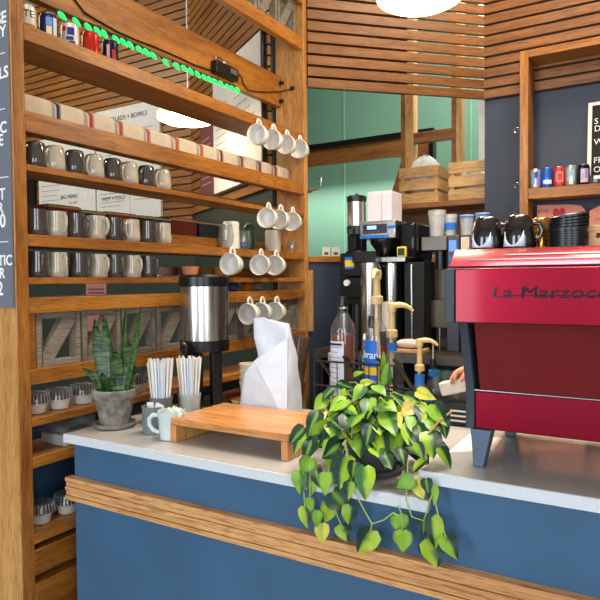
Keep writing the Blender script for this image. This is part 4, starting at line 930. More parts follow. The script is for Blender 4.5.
# glossy dark cups turned upside down on the machine
def dark_cup(px, Y, label, m, sc=1.0, patch_=True):
    q = pY(px, 250, Y); t = thing('glazed_cup', label, 'cup', (q.x, Y, 1.6005), 'dark glazed cups on the machine')
    MB().lathe([(.044*sc, 0), (.046*sc, .004), (.043*sc, .03), (.036*sc, .062), (.031*sc, .072), (.026*sc, .077), (0, .077)], 30, cap0=True, cap1=False).build('cup_body', m, t, local=True, smooth=60)
    MB().tube([(.038*sc, .005, .022), (.052*sc, .007, .024), (.058*sc, .008, .04), (.052*sc, .007, .056), (.036*sc, .005, .058)], .0055, 10).build('handle', m, t, local=True, smooth=60)
    if patch_:
        mb = MB(); n = 12; prev = None
        for i in range(n+1):
            a = R(-10-38+76*i/n); u = abs(2*i/n-1); top = .006+.034*u**2.0
            row = []
            for z in (.003, top):
                r = (.0462-(.046-.043)*max(0, z-.004)/.026)*sc if z < .03 else (.0432-(.007)*(z-.03)/.032)*sc
                r += .0008; row.append(mb.bm.verts.new((r*math.sin(a), -r*math.cos(a), z)))
            if prev: mb._f([prev[0], row[0], row[1], prev[1]])
            prev = row
        o = mb.build('pale_patch', icew, t, local=True); sd = o.modifiers.new('th', 'SOLIDIFY'); sd.thickness = .0008  # pale blue arched patch low on the cup's front
    return t
dark_cup(487, 1.50, 'black-brown glossy cup with pale blue patch, leftmost on the red machine', bronze, .86)
dark_cup(519, 1.50, 'black-brown glossy cup with pale blue patch, second from left on the machine', bronze, .86)
dark_cup(541, 1.60, 'bronze gold glossy cup between the dark cups and the lid stack', goldg, .72, False)
# stack of black lids, top ones tilted
q = pY(568, 250, 1.52); rn = random.Random(5)
z = 1.6005
for k in range(12):
    tl = 0 if k < 7 else (k-6)*.022
    o = MB().lathe([(.041, 0), (.043, .001), (.043, .0055), (.039, .0065), (.037, .0088), (0, .0088)], 36, cap0=True, cap1=False).build('lid_disc', black, local=True, smooth=40)
    o.location = (q.x+rn.uniform(-.001, .001)+tl*.02, 1.52, z+tl*.015); o.rotation_euler = (R(3)*(k > 6), -tl*1.1, 0)
    z += .0056 if k < 7 else .0062
    tag(o, 'black plastic lid, %s in the leaning stack on the red machine' % ['bottom one', 'second', 'third', 'fourth', 'fifth', 'sixth', 'seventh', 'eighth', 'ninth', 'tenth', 'eleventh', 'topmost'][k], 'lid', 'black lids in the leaning stack')
q = pY(592, 250, 1.62)
t = thing('black_cup', 'small black cup with a ring handle behind the lid stack on the machine', 'cup', (q.x-.03, 1.62, 1.6005))
MB().lathe([(.022, 0), (.027, .004), (.031, .055), (.029, .055), (.025, .006), (0, .006)], 22, cap0=True, cap1=False).build('cup_body', black, t, local=True)
MB().tube(arc((.040, 0, .036), .013, 0, 2*PI*.98, 16, (1, 0, 0), (0, 0, 1)), .004, 8).build('ring_handle', black, t, local=True)
p = pY(586, 249, 1.56)
t = thing('wooden_box', 'pale wooden slotted box at the right edge on the red machine', 'box', (p.x+.06, 1.56, 1.6005))
MB().box(-.06, .06, -.03, .03, 0, .018).box(-.06, .06, -.03, .03, .030, .048).box(-.06, -.036, -.03, .03, .018, .03).box(.036, .06, -.03, .03, .018, .03).box(-.036, .036, .024, .03, .018, .03).build('box_body', oak_pale, t, local=True, bevel=.001)

# ------------------------------------------------------------------ back counter with its equipment
t = thing('back_counter', 'stainless steel back counter under the coffee equipment', 'counter', (-.4, 3.4, 0))
MB().prism([(-1.72, 3.0, 1.098), (2.6, 3.0, 1.098), (2.6, 4.105, 1.098), (-1.06, 4.105, 1.098), (-1.72, 3.43, 1.098)], (0, 0, .05)).build('steel_top', dsteel, t, .003)
B('back_panel', black, -1.30, 2.6, 3.6, 3.64, .02, 1.0975, t); B('end_panel', black, -1.70, -1.67, 3.02, 3.40, 0, 1.0975, t)
B('lower_shelf', dsteel, -1.66, 2.6, 3.03, 3.43, .93, .945, t)
for x in (-.2, 1.2): B('leg', dsteel, x, x+.04, 3.04, 3.08, 0, .9295, t)
mint = mat('pale_green_tumbler', (170, 200, 186), .25)
for k, px in enumerate((437, 446, 454, 463)):
    q = pY(px, 375, 3.12); pcup(q.x, 3.12, .9455, 'pale green tumbler on the shelf under the steel counter, %s from the left' % ORD[k], 'pale green tumblers under the steel counter', .026, .11, mint)
# towel on a board
q0, q1 = pY(396, 350, 3.06), pY(421, 350, 3.06)
tag(B('cutting_board', oak_pale, q0.x-.02, q1.x+.02, 3.02, 3.14, 1.1485, 1.168, bevel=.003), 'pale wooden board on the steel counter under the folded towel', 'board')
mb = MB(); mb.sphere(((q0.x+q1.x)/2, 3.075, 1.195), .05, 18, (1.5, .8, .5)); o = mb.build('folded_towel', mat('pinkish_towel', (232, 214, 206), .9, bump=1, bscale=25)); o.location.z = 1.1685; tag(o, 'crumpled off-white towel on the wooden board behind the pump bottles', 'towel')

def make_brewer():
    Y = 3.1
    x = lambda px, Yq=Y: pY(px, 250, Yq).x
    zz = lambda py, px=380, Yq=Y: pY(px, py, Yq).z
    t = thing('coffee_brewer', 'tall twin coffee brewer with a silver control box and black body', 'coffee brewer', ((x(362)+x(425))/2, 3.3, 1.148))
    xl, xr = x(361), x(397); xb = x(424, 3.35)
    zt_, zb_ = zz(221), zz(239)
    B('body', mat('gloss_black', (16, 16, 18), .12), xl+.03, xr+.03, 3.26, 3.5, 1.1485, zt_-.004, t, .006)
    B('control_box', steel, xl, xr, 3.08, 3.259, zb_, zt_, t, .006)
    B('side_hopper', mat('gloss_black', (16, 16, 18), .12), xr+.001, x(420, 3.2), 3.13, 3.42, zz(262), zt_-.01, t, .02)
    p = B('display_panel', mat('dark_panel', (40, 44, 54), .3), xl+.025, xr-.05, 3.074, 3.0795, zb_+.03, zt_-.018, t, .002)
    B('screen', mat('blue_lcd', (150, 190, 230), .3, emit=.8), xl+.05, xl+.105, 3.0715, 3.0738, zb_+.052, zb_+.072, p)
    for k in range(4): B('button', mat('button_blue', (70, 90, 140), .4), xl+.035+.025*k, xl+.048+.025*k, 3.0715, 3.0738, zb_+.035, zb_+.042, p)
    B('tape_strip', btape, xl+.005, xr-.04, 3.0765, 3.0798, zb_+.004, zb_+.02, t); B('tape_strip', btape, xr-.045, xr+.002, 3.0765, 3.0798, zt_-.045, zt_-.03, t)
    # brew funnel and lower bracket
    MB().lathe([(.02, 0), (.075, .08), (.075, .1)], 24, Matrix.Translation(((xl+xr)/2+.0, 3.17, zz(257)))).build('brew_funnel', black, t)
    B('steel_bracket', steel, x(383), x(408), 3.06, 3.24, zz(262, 395), zz(257, 395), t, .002)
    # timer with a yellow edge
    tm = B('timer', yellow, x(401), x(410), 3.04, 3.0595, zz(258), zz(248), t, .004); B('timer_face', black, x(402.3), x(408.7), 3.0375, 3.04, zz(256.4), zz(249.6), tm)
    B('hood', black, x(360), x(383), 3.0, 3.055, zz(263, 370), zz(252, 370), t, .003)
    B('back_column', mat('satin_black', (10, 10, 11), .6), x(404), x(424), 3.1, 3.3, 1.1485, zz(263), t, .004)
    MB().tube([(x(412), 3.095, 1.15), (x(412), 3.09, zz(265))], .006, 8).build('steel_edge', steel, t)
    return t
make_brewer()
def urn(px, wpx, Y, ytop, label, note=False):
    q = pY(px, 300, Y); d = (q-EYE).dot(fwd); r = wpx/2*d/FPX; zt_ = pY(px, ytop, Y).z
    t = thing('coffee_urn', label, 'urn', (q.x, Y, 1.149), 'steel urns under the brewer')
    MB().lathe([(r*.96, 0), (r, .01), (r, zt_-1.149-.03), (r*1.04, zt_-1.149-.028), (r*1.04, zt_-1.149-.018), (r*.98, zt_-1.149-.015), (r*.96, zt_-1.149), (0, zt_-1.149)], 30, cap1=False).build('urn_body', steel, t, local=True)
    MB().cyl((r*.5, -r*.9, .05), (r*.7, -r*1.5, .05), .012, 10).build('tap', black, t, local=True)
    if note: MB().prism([(-r*.75, -r*1.08, .10), (r*.55, -r*1.08, .11), (r*.6, -r*1.09, .27), (-r*.7, -r*1.09, .262)], (0, .001, 0)).build('paper_note', mat('pinkish_note', (236, 220, 214), .7), t, local=True)
urn(370.5, 20, 2.96+.07, 263, 'plain steel coffee urn under the brewer, left one')
urn(392, 19, 3.15, 263, 'steel coffee urn with a paper note, right one under the brewer', True)
# white cartons on top of the brewer
zt_ = pY(380, 221, 3.1).z
for a, b_, lab in ((367.5, 381.2, 'plain white carton on top of the brewer, left of the pair'), (381.6, 391.5, 'plain white carton on top of the brewer, right of the pair')):
    x0, x1 = pY(a, 200, 3.12).x, pY(b_, 200, 3.12).x
    t = B('white_carton', mat('lilac_white_carton', (214, 208, 216), .7), x0, x1, 3.12, 3.27, zt_+.0006, pY(375, 192, 3.12).z, bevel=.002); tag(t, lab, 'carton', 'white cartons on the brewer')
    B('lid_flap', paper, x0+.003, x1-.003, 3.123, 3.267, pY(375, 192, 3.12).z+.0002, pY(375, 192, 3.12).z+.0016, t)
# black grinder with a yellow note, dispenser on top of it
t = thing('coffee_grinder', 'black coffee grinder with a yellow taped note left of the brewer', 'grinder', (pY(351, 300, 3.1).x, 3.1, 1.1485))
x0, x1 = pY(340, 280, 3.02).x, pY(361, 280, 3.02).x; zg = pY(350, 253, 3.02).z
B('upper_housing', black, x0, x1, 3.02, 3.2, pY(350, 276, 3.02).z, zg, t, .006)
B('column', black, x0+.02, x1-.01, 3.06, 3.2, 1.1485, pY(350, 276, 3.02).z-.0005, t, .006)
B('dial_plate', black, x0-.005, x1+.005, 3.03, 3.058, pY(350, 298, 3.02).z, pY(350, 277, 3.02).z, t, .006)
q = pY(346, 283, 3.01); MB().cyl((q.x, 3.0295, q.z), (q.x, 3.012, q.z), .017, 18).build('dial', paper, t)
q0, q1 = pY(345, 269, 3.0185), pY(354, 257, 3.0185)
nt_ = B('yellow_note', yellow, q0.x, q1.x, 3.018, 3.0195, q0.z, q1.z, t); B('tape_strip', btape, q0.x, q1.x, 3.017, 3.0179, q0.z, q0.z+.012, nt_); B('tape_strip', btape, q0.x, q1.x, 3.017, 3.0179, q1.z-.016, q1.z, nt_)
for px in (341, 354): q = pY(px, 310, 2.98); MB().cyl((q.x, 2.99+.03, 1.1485), (q.x, 2.99+.03, 1.40), .028, 16).build('bean_tube', black if px > 350 else steel, t)
q = pY(356.5, 210, 3.12)
zz = lambda py: pY(356, py, 3.08).z-zg-.0005
make_airpot('thermal_server', 'small steel thermal server with black lid standing on the black grinder', (q.x-.0, 3.12, zg+.0005), .052, zz(226), zz(201), .034)
# steel water tower with plastic tubs, and grinder with a blue screen
t = thing('water_tower', 'steel water tower with square head and slim column behind the red machine', 'water tower', (pY(436, 300, 3.2).x, 3.25, 1.1485))
x_ = lambda px, Y=3.2: pY(px, 290, Y).x
z_ = lambda py, Y=3.2: pY(440, py, Y).z
B('head', dsteel, x_(421), x_(447), 3.2, 3.42, z_(250.5), z_(236), t, .004)
B('column', mat('brown_steel', (88, 80, 68), .4, .85, var=.1, vscale=10), x_(430.5), x_(444), 3.26, 3.40, z_(327), z_(251), t, .003)
B('base_box', MATS['brown_steel'], x_(430), x_(450), 3.2, 3.42, z_(328), z_(300), t, .004)
for px in (431, 439.5, 447.5): q = x_(px, 3.23); MB().cyl((q, 3.23, 1.149), (q, 3.23, z_(328)), .007, 8).build('leg', steel, t)
q = x_(439); MB().cyl((q, 3.225, z_(269)), (q, 3.225, z_(251)), .026, 16).build('spout_cup', black, t)
B('drip_rail', steel, x_(418), x_(430), 3.21, 3.22, z_(306), z_(304.5), t)
t = thing('espresso_grinder', 'black espresso grinder with a glowing blue screen behind the machine corner', 'grinder', (x_(456), 3.25, 1.1485))
B('body', mat('slate_housing', (62, 66, 76), .4), x_(448), x_(459.5), 3.19, 3.40, 1.1485, z_(236), t, .004)
B('screen', mat('blue_screen', (70, 110, 240), .3, emit=1.2), x_(450), x_(457), 3.186, 3.1895, z_(252), z_(241), t)
B('tape_strip', btape, x_(450), x_(457), 3.186, 3.1895, z_(266), z_(257), t)
t = thing('cup_dispenser', 'ribbed cream sleeve of cups beside the blue-screened grinder', 'cups', (x_(465), 3.3, 1.1485))
B('box', black, x_(460.5), x_(490), 3.2, 3.42, 1.1485, z_(250), t)
for k in range(4): B('sleeve', mat('cream_sleeve', (224, 208, 186), .6), x_(461+2.1*k), x_(462.7+2.1*k), 3.2, 3.26, z_(250)+.0005, z_(238), t)
B('top_plate', black, x_(460.5), x_(490), 3.2, 3.42, z_(238)+.0005, z_(236.2), t)
zt_ = z_(236)+.001
def tub(px, wpx, ytop, Y, label, tape=None, lid=None):
    q = pY(px, 230, Y); d = (q-EYE).dot(fwd); r = wpx/2*d/FPX; h = pY(px, ytop, Y).z-zt_
    t = thing('plastic_tub', label, 'tub', (q.x, Y, zt_), 'frosted tubs above the equipment')
    MB().lathe([(r*.8, 0), (r*.84, .004), (r*.97, h*.8), (r*1.03, h*.8+.001), (r*1.03, h), (r*.97, h), (r*.8, .006), (0, .006)], 24, cap0=True, cap1=False).build('tub_body', frost, t, local=True)
    if tape: MB().lathe([(r*.95, h*.3), (r*1.0, h*.62)], 24).build('tape_band', btape, t, local=True)
    if lid: MB().lathe([(r*1.04, h*.84), (r*1.04, h*.93)], 24).build('blue_band', btape, t, local=True)
tub(437, 17, 210.5, 3.27, 'tall frosted plastic tub at the left of the row on the steel tower')
tub(450.5, 13, 214.5, 3.31, 'frosted plastic tub with blue tape round its middle', tape=True)
tub(467, 14, 215, 3.31, 'frosted tub with blue band left of the navy wall strip, nearer the taped tub', lid=True)
tub(482.5, 14, 213, 3.31, 'frosted tub with blue band touching the navy wall strip, rightmost in the row', lid=True)

# ------------------------------------------------------------------ crate shelf in the pass-through
t = thing('crate_shelf', 'brown wooden shelf carrying the two slatted crates', 'shelf', (-1.4, 4.35, 2.0))
B('shelf_top', brown, -1.78, -.98, 4.215, 4.56, 2.045, 2.082, t, .003)
B('back_board', oak('shelf_back', 'X', (150, 100, 56), (110, 68, 34)), -1.78, -1.06, 4.5, 4.54, 1.72, 2.0445, t)
def crate(x0, x1, label):
    y0, y1, z0, z1 = 4.22, 4.50, 2.0828, 2.342
    t = thing('wooden_crate', label, 'crate', ((x0+x1)/2, 4.36, z0), 'slatted crates on the shelf')
    zs = [(0, .073), (.092, .165), (.184, z1-z0)]
    for a, b in zs:
        B('slat', oak_pale, x0, x1, y0, y0+.012, z0+a, z0+b, t, .0015); B('slat', oak_pale, x0, x1, y1-.012, y1, z0+a, z0+b, t, .0015)
        for xx in (x0, x1-.012): B('side_slat', oak_pale, xx, xx+.012, y0+.0125, y1-.0125, z0+a, z0+b, t, .0015)
    for xx in (x0+.0125, x1-.0325):
        for yy in (y0+.0125, y1-.0325): B('corner_post', oak_paleZ, xx, xx+.02, yy, yy+.02, z0+.0005, z1-.006, t)
    B('crate_floor', oak_pale, x0+.0125, x1-.0125, y0+.0335, y1-.0335, z0+.0005, z0+.01, t)
def sack(c, s, label, pts=0):
    mb = MB(); mb.sphere((0, 0, 0), 1, 18, s); 
    rn = random.Random(int(c[0]*1000))
    for v in mb.bm.verts: v.co += Vector((rn.uniform(-.012, .012), rn.uniform(-.012, .012), rn.uniform(-.014, .014)+(.05*max(0, v.co.x/s[0])**3 if pts and v.co.z > .05 else 0)))
    zm = min(v.co.z for v in mb.bm.verts)
    o = mb.build('cloth_bag', mat('grey_white_cloth', (206, 204, 200), .9, bump=.6, bscale=20), local=True, smooth=30); o.location = (c[0], c[1], c[2]-zm); tag(o, label, 'bag')
xa, xb, xc, xd = pY(399, 190, 4.22).x, pY(438, 190, 4.22).x, pY(448.5, 190, 4.22).x, pY(492, 190, 4.22).x
crate(xa, xb, 'brown slatted crate with a cloth bag peaking out, left of the two'); crate(xc, xd, 'pale slatted crate on the shelf beside the navy wall strip')
sack(((xa+xb)/2-.0, 4.36, 2.094), (.118, .098, .165), 'grey-white cloth bag peaking out of the left crate', 1); sack(((xc+xd)/2, 4.36, 2.094), (.122, .098, .115), 'white cloth bag inside the right crate')
# two white jars on the half-wall cap
for px, lab in ((321.5, 'small square white jar on the wooden cap, left one'), (332.5, 'small square white jar on the wooden cap, right one')):
    k = (px-308)/30*.17; x, y = -1.905+.707*(.045+k)-.02, 3.262+.707*(.045+k)+.02
    t = thing('square_jar', lab, 'jar', (x, y, 1.6825), 'square jars on the half wall', rotz=R(31))
    MB().box(-.024, .024, -.022, .022, 0, .05).build('jar_body', paper, t, local=True, bevel=.003)
    MB().box(-.026, .026, -.024, .024, .0505, .057).build('lid', paper, t, local=True, bevel=.002)
    MB().box(-.012, .014, -.0232, -.0222, .008, .026).build('label_patch', mat('brown_label', (110, 70, 50), .6), t, local=True)
# chrome bracket on the far upright, wooden leaning board
q = pX(311, 196, -1.93)
t = thing('wall_bracket', 'chrome bent bracket beside the far upright in front of the green wall', 'bracket', (-1.86, 3.27, 1.9))
d0, d1, d2, d3 = [pY(*p, 3.30) for p in ((308.5, 191), (314, 190), (321, 188), (321.5, 178))]
MB().tube([d0, d1, d2, d3, d3+Vector((-.03, .02, 0))], .006, 8).build('tube_arm', steel, t); MB().cyl(d0, d0.lerp(d1, .6), .014, 12).build('collar', steel, t)
q0, q1 = pY(308.5, 330, 3.24), pY(313.5, 271, 3.24)
tag(MB().box(q0.x, q1.x, 3.262, 3.28, 1.4, 1.58, None).build('pale_board', oak_paleZ) if False else B('pale_board', oak_paleZ, -1.899, -1.872, 3.236, 3.262, pY(310, 331, 3.25).z, pY(310, 270, 3.25).z), 'short pale board fixed beside the far upright', 'board')
# ------------------------------------------------------------------ wall shelf on the navy wall
YF, YB = 3.9, 4.085
t = thing('wall_shelf', 'oak framed box shelf on the navy wall with cans, letter board and cards', 'shelf', (.1, 4.0, 1.2))
xL = -.788; xi = -.738; zT = 2.905
B('side_panel', oakZ, xL, xi, YF, YB, 1.2, zT, t, .003)
B('side_panel', oakZ, .95, 1.0, YF, YB, 1.2, zT, t, .003)
B('top_panel', oakX, xi+.0005, .9495, YF, YB, zT-.045, zT, t, .003)
B('shelf_panel', oakX, xi+.0005, .9495, YF, YB, 2.012, 2.076, t, .003)
B('shelf_panel', oakX, xi+.0005, .9495, YF, YB, 1.2, 1.25, t, .003)
for px, py in ((514.5, 130), (514.5, 185), (514.5, 211.5)):
    q = pY(px, py, 3.92); c = Vector((xL, 3.93, q.z))
    MB().tube([c+Vector((-.0005, 0, 0)), c+Vector((-.012, 0, .002))]+[c+Vector((-.024, 0, 0))+Vector((math.cos(a)*.016, 0, math.sin(a)*.016)) for a in [PI*.25+PI*1.35*i/10 for i in range(11)]], .0026, 6).build('coat_hook', chrome, t)
def wcan(px, m, label, ex):
    q = pY(px, 188, 3.965); return make_can(m, label, (q.x, 3.965, 2.0765), R(14), ex, group='drinks cans on the navy wall shelf')
wcan(535.5, cs, 'silver drinks can with lilac and blue marks, leftmost on the wall shelf', [('p', -46, -8, .03, .09, lg), ('p', 4, 40, .02, .07, lp), ('p', -20, 16, .064, .1, lb)])
wcan(547, cbl, 'bright blue drinks can second from the left on the wall shelf', [('p', -44, 44, .024, .048, mat('label_white', (230, 232, 236), .4)), ('p', -30, 30, .07, .1, mat('label_midblue', (30, 80, 180), .4))])
wcan(559, crr, 'coral red drinks can in the middle of the wall shelf row', [('p', -38, 38, .03, .09, mat('label_rose', (232, 140, 130), .4)), ('p', -24, 24, .04, .08, lr)])
wcan(571, cs, 'silver drinks can with pale mint marks, second from the right on the wall shelf', [('p', -44, 30, .03, .1, lm), ('p', -20, 8, .02, .06, mat('label_white', (230, 232, 236), .4))])
wcan(583.5, ck, 'dark plum drinks can with a pale patterned label, rightmost on the wall shelf', [('p', -36, 40, .016, .094, mat('label_blush', (214, 180, 200), .4)), ('p', -30, -4, .03, .07, lm), ('p', 6, 30, .04, .09, lp)])
# letter board leaning on the wall
c0 = pY(587.5, 187, 4.02)
t = thing('letter_board', 'black felt letter board with a white frame leaning on the wall shelf', 'letter board', (c0.x, 4.02, 2.0768), rotz=R(-3))
tilt = Matrix.Rotation(R(-5), 4, 'X')
MB().box(.0, .42, 0, .02, .002, .50, tilt).build('felt', mat('black_felt', (40, 38, 38), .95), t, local=True)
mb = MB(); mb.box(-.004, .018, -.006, .022, .0, .502, tilt); mb.box(.40, .424, -.006, .022, .0, .502, tilt); mb.box(.018, .40, -.006, .022, .482, .502, tilt); mb.box(.018, .40, -.006, .022, .0, .02, tilt); mb.build('white_frame', mat('ivory_frame', (226, 222, 212), .5), t, local=True)
for s, z in (('S', .37), ('D', .325), ('W', .245), ('FRI', .135), ('OUR', .08)):
    o = text(s, 'lettering', .05, wtxt, t, world=False, loc=(.03, -.004, 0), rot=(PI/2, 0, 0)); o.matrix_local = tilt @ Matrix.Translation((0, 0, z))
# small black and white gadget in front of the letter board
p = pY(594, 186, 3.94); t = thing('camera_gadget', 'small black and white gadget in front of the letter board', 'gadget', (p.x+.02, 3.94, 2.0765))
MB().box(-.04, .04, -.02, .02, 0, .05).build('gadget_body', black, t, local=True, bevel=.004); MB().box(-.02, .04, -.0215, -.0201, .026, .046).build('white_panel', paper, t, local=True); MB().cyl((-.01, -.0201, .016), (-.01, -.03, .016), .011, 14).build('lens', chrome, t, local=True)
# salmon gift cards under the shelf
def card(px0, px1, label, marks):
    a, b_ = pY(px0, 205, 4.05).x, pY(px1, 205, 4.05).x; z1 = pY(px0+5, 205, 4.05).z; z0 = z1-.42; h = z1-z0; w = b_-a
    t = thing('gift_bag', label, 'paper bag', ((a+b_)/2, 4.055, 1.2505), 'salmon paper bags on the wall shelf')
    P = [(a, 4.05, 1.2505), (b_, 4.05, 1.2505)]+[(b_, 4.05, z1-.10)]+[(b_-.05+.05*math.cos(R(x)), 4.05, z1-.10+.085*math.sin(R(x))) for x in (20, 45, 70)]+[(b_-.10, 4.05, z1-.008), (a+.01, 4.05, z1)]
    MB().prism(P, (0, .028, 0)).build('bag_body', pinkc, t)
    if marks:
        cx, cz = pY(559, 211, 4.049).x, pY(559, 214, 4.049).z; s = .0030; P = []
        for k in range(28):
            u = 2*PI*k/28; P.append((cx+s*.95*16*math.sin(u)**3*.8, 4.0485, cz+s*(13*math.cos(u)-5*math.cos(2*u)-2*math.cos(3*u)-math.cos(4*u))))
        MB().prism(P[::-1], (0, .0013, 0)).build('heart', heartm, t)
        q = pY(537.5, 213, 4.05); text('BTTQ...', 'lettering', .024, mat('brown_print', (150, 80, 66), .7), t, (q.x, 4.0488, q.z))
    return t
card(535.5, 587, 'salmon paper bag printed with a red heart under the wall shelf', True)
q = pY(594, 250, 4.05); 
a = pY(589.5, 206, 4.05)
t = thing('gift_bag', 'plain salmon paper bag at the right frame edge under the wall shelf', 'paper bag', (a.x+.16, 4.05, 1.2505), 'salmon paper bags on the wall shelf')
MB().prism([(a.x, 4.05, 1.2505), (a.x+.32, 4.05, 1.2505), (a.x+.32, 4.05, a.z-.04), (a.x+.28, 4.05, a.z), (a.x+.05, 4.05, a.z-.003), (a.x, 4.05, a.z-.03)], (0, .028, 0)).build('bag_body', pinkc, t)
text('•••', 'lettering', .03, MATS['brown_print'], t, (a.x+.03, 4.0488, a.z-.09))

# ------------------------------------------------------------------ pendant lamps
lampm = mat('lamp_diffuser', (255, 226, 178), .5, emit=14)
def pendant(c, r, label):
    t = thing('pendant_lamp', label, 'lamp', c, 'pendant lamps')
    MB().lathe([(r*.3, .12), (r*.9, .075), (r, .045), (r, .016), (r*.97, .012)], 48, cap0=False, cap1=False).build('shade', mat('warm_white_shade', (244, 232, 208), .5, emit=.8), t, local=True, smooth=60)
    MB().lathe([(r*.965, .014), (r*.8, -.004), (r*.4, -.014), (0, -.016)], 48, cap0=False, cap1=False).build('diffuser', lampm, t, local=True, smooth=60)
    MB().lathe([(.03, .121), (.03, .16), (.008, .165)], 16).build('cord_cap', paper, t, local=True)
    MB().cyl((0, 0, .166), (0, 0, 4.398-c[2]), .004, 8).build('cord', paper, t, local=True)
    MB().lathe([(.06, 4.375-c[2]), (.06, 4.3985-c[2])], 20).build('ceiling_rose', paper, t, local=True)
d = ray(420, 1); c1 = EYE+d*2.6; d = ray(188, 121); c2 = EYE+d*4.1
pendant((c1.x, c1.y, c1.z), .185, 'bright round pendant lamp hanging above the espresso counter')
pendant((c2.x, c2.y, c2.z), .205, 'bright round pendant lamp glowing behind the oak shelving')

# ------------------------------------------------------------------ barista behind the machine, reaching left
def make_person():
    Q = pY(450, 371, 2.22)          # knuckles
    t = thing('person', 'person reaching a bare hand in from behind the red machine to hold a white napkin', 'person', (.36, 2.55, 0))
    O = Vector((.36, 2.55, 0))
    hc = Q+Vector((.055, .0, .005)); wr = hc+Vector((.085, .035, .012)); el = Vector((.05, 2.40, 1.12)); shl = Vector((.20, 2.50, 1.40))
    V = {'pel': (.38, 2.55, .98), 'bel': (.38, 2.56, 1.12), 'che': (.37, 2.55, 1.30), 'nk': (.36, 2.53, 1.47), 'hd': (.355, 2.51, 1.58), 'ht': (.355, 2.51, 1.70),
         'shl': shl, 'el': el, 'wr': wr, 'hc': hc, 'shr': (.54, 2.56, 1.40), 'er': (.62, 2.54, 1.14), 'wrr': (.60, 2.42, .95), 'hr': (.60, 2.36, .88),
         'hl': (.29, 2.55, .93), 'kl': (.28, 2.53, .50), 'al': (.28, 2.56, .09), 'tl': (.27, 2.44, .035), 'hpr': (.47, 2.55, .93), 'kr': (.48, 2.53, .50), 'ar': (.48, 2.56, .09), 'tr': (.49, 2.44, .035)}
    rad = {'pel': .135, 'bel': .125, 'che': .14, 'nk': .055, 'hd': .085, 'ht': .07, 'shl': .062, 'el': .042, 'wr': .027, 'hc': .034, 'shr': .062, 'er': .042, 'wrr': .027, 'hr': .036, 'hl': .09, 'kl': .06, 'al': .038, 'tl': .034, 'hpr': .09, 'kr': .06, 'ar': .038, 'tr': .034}
    E_ = [('pel', 'bel'), ('bel', 'che'), ('che', 'nk'), ('nk', 'hd'), ('hd', 'ht'), ('che', 'shl'), ('shl', 'el'), ('el', 'wr'), ('wr', 'hc'), ('che', 'shr'), ('shr', 'er'), ('er', 'wrr'), ('wrr', 'hr'), ('pel', 'hl'), ('hl', 'kl'), ('kl', 'al'), ('al', 'tl'), ('pel', 'hpr'), ('hpr', 'kr'), ('kr', 'ar'), ('ar', 'tr')]
    # five fingers of the near hand curling over the napkin
    ax = (hc-wr).normalized(); dn = Vector((0, -.35, -1)).normalized(); sd = ax.cross(dn).normalized()
    for i, (o_, L_) in enumerate(((-.027, .052), (-.009, .060), (.009, .057), (.026, .046))):
        b_ = hc+sd*o_+ax*.012; p1 = b_+ax*L_*.38+dn*L_*.12; p2 = p1+ax*L_*.18+dn*L_*.38; p3 = p2+dn*L_*.36-ax*L_*.08
        for n_, p, r_ in (('a', b_, .011), ('b', p1, .0098), ('c', p2, .0088), ('d', p3, .0074)): V['f%d%s' % (i, n_)] = p; rad['f%d%s' % (i, n_)] = r_
        E_ += [('hc', 'f%da' % i), ('f%da' % i, 'f%db' % i), ('f%db' % i, 'f%dc' % i), ('f%dc' % i, 'f%dd' % i)]
    th = [wr.lerp(hc, .35)+sd*.026, hc+sd*.046+dn*.022, hc+sd*.044+dn*.048+ax*.014]
    for n_, p, r_ in zip('abc', th, (.014, .0115, .0085)): V['t'+n_] = p; rad['t'+n_] = r_
    E_ += [('wr', 'ta'), ('ta', 'tb'), ('tb', 'tc')]
    hr = Vector(V['hr'])
    for i in range(4):
        b_ = hr+Vector((-.02+.013*i*1.05, -.012, -.03)); V['g%da' % i] = b_; V['g%db' % i] = b_+Vector((0, -.012, -.032)); V['g%dc' % i] = b_+Vector((0, -.006, -.056+.004*abs(i-1)))
        for n_, r_ in zip('abc', (.011, .0095, .008)): rad['g%d%s' % (i, n_)] = r_
        E_ += [('hr', 'g%da' % i), ('g%da' % i, 'g%db' % i), ('g%db' % i, 'g%dc' % i)]
    V['ua'] = hr+Vector((-.034, -.014, .0)); V['ub'] = hr+Vector((-.042, -.03, -.03)); rad['ua'] = .012; rad['ub'] = .009; E_ += [('hr', 'ua'), ('ua', 'ub')]
    ks = list(V); me = bpy.data.meshes.new('body'); me.from_pydata([Vector(V[k])-O for k in ks], [(ks.index(a), ks.index(b)) for a, b in E_], []); o = bpy.data.objects.new('body', me); C.objects.link(o); o.parent = t; me.materials.append(skin)
    sk = o.modifiers.new('skin', 'SKIN'); sk.use_smooth_shade = True
    me.skin_vertices[0].data[0].use_root = True
    for i, k in enumerate(ks): me.skin_vertices[0].data[i].radius = (rad[k], rad[k]*(.8 if k in ('che', 'bel', 'pel') else 1))
    sb = o.modifiers.new('sub', 'SUBSURF'); sb.levels = 1; sb.render_levels = 2
    # face, hair, clothing
    h = Vector((.355, 2.51, 1.60))-O
    MB().sphere(h+Vector((0, -.005, .012)), .1, 20, (.82, 1.0, 1.22)).build('face', skin, t, local=True, smooth=60)
    MB().sphere(h+Vector((0, .012, .045)), .1, 20, (.92, 1.06, 1.08)).build('hair', mat('dark_hair', (50, 36, 28), .6, bump=.6), t, local=True, smooth=60)
    for sx in (-.033, .033): MB().sphere(h+Vector((sx, -.092, .014)), .011, 10).build('eye', white, t, local=True); MB().sphere(h+Vector((sx, -.102, .014)), .005, 8).build('iris', black, t, local=True); MB().sphere(h+Vector((sx*2.5, .0, .0)), .022, 10, (.4, .8, 1.3)).build('ear', skin, t, local=True)
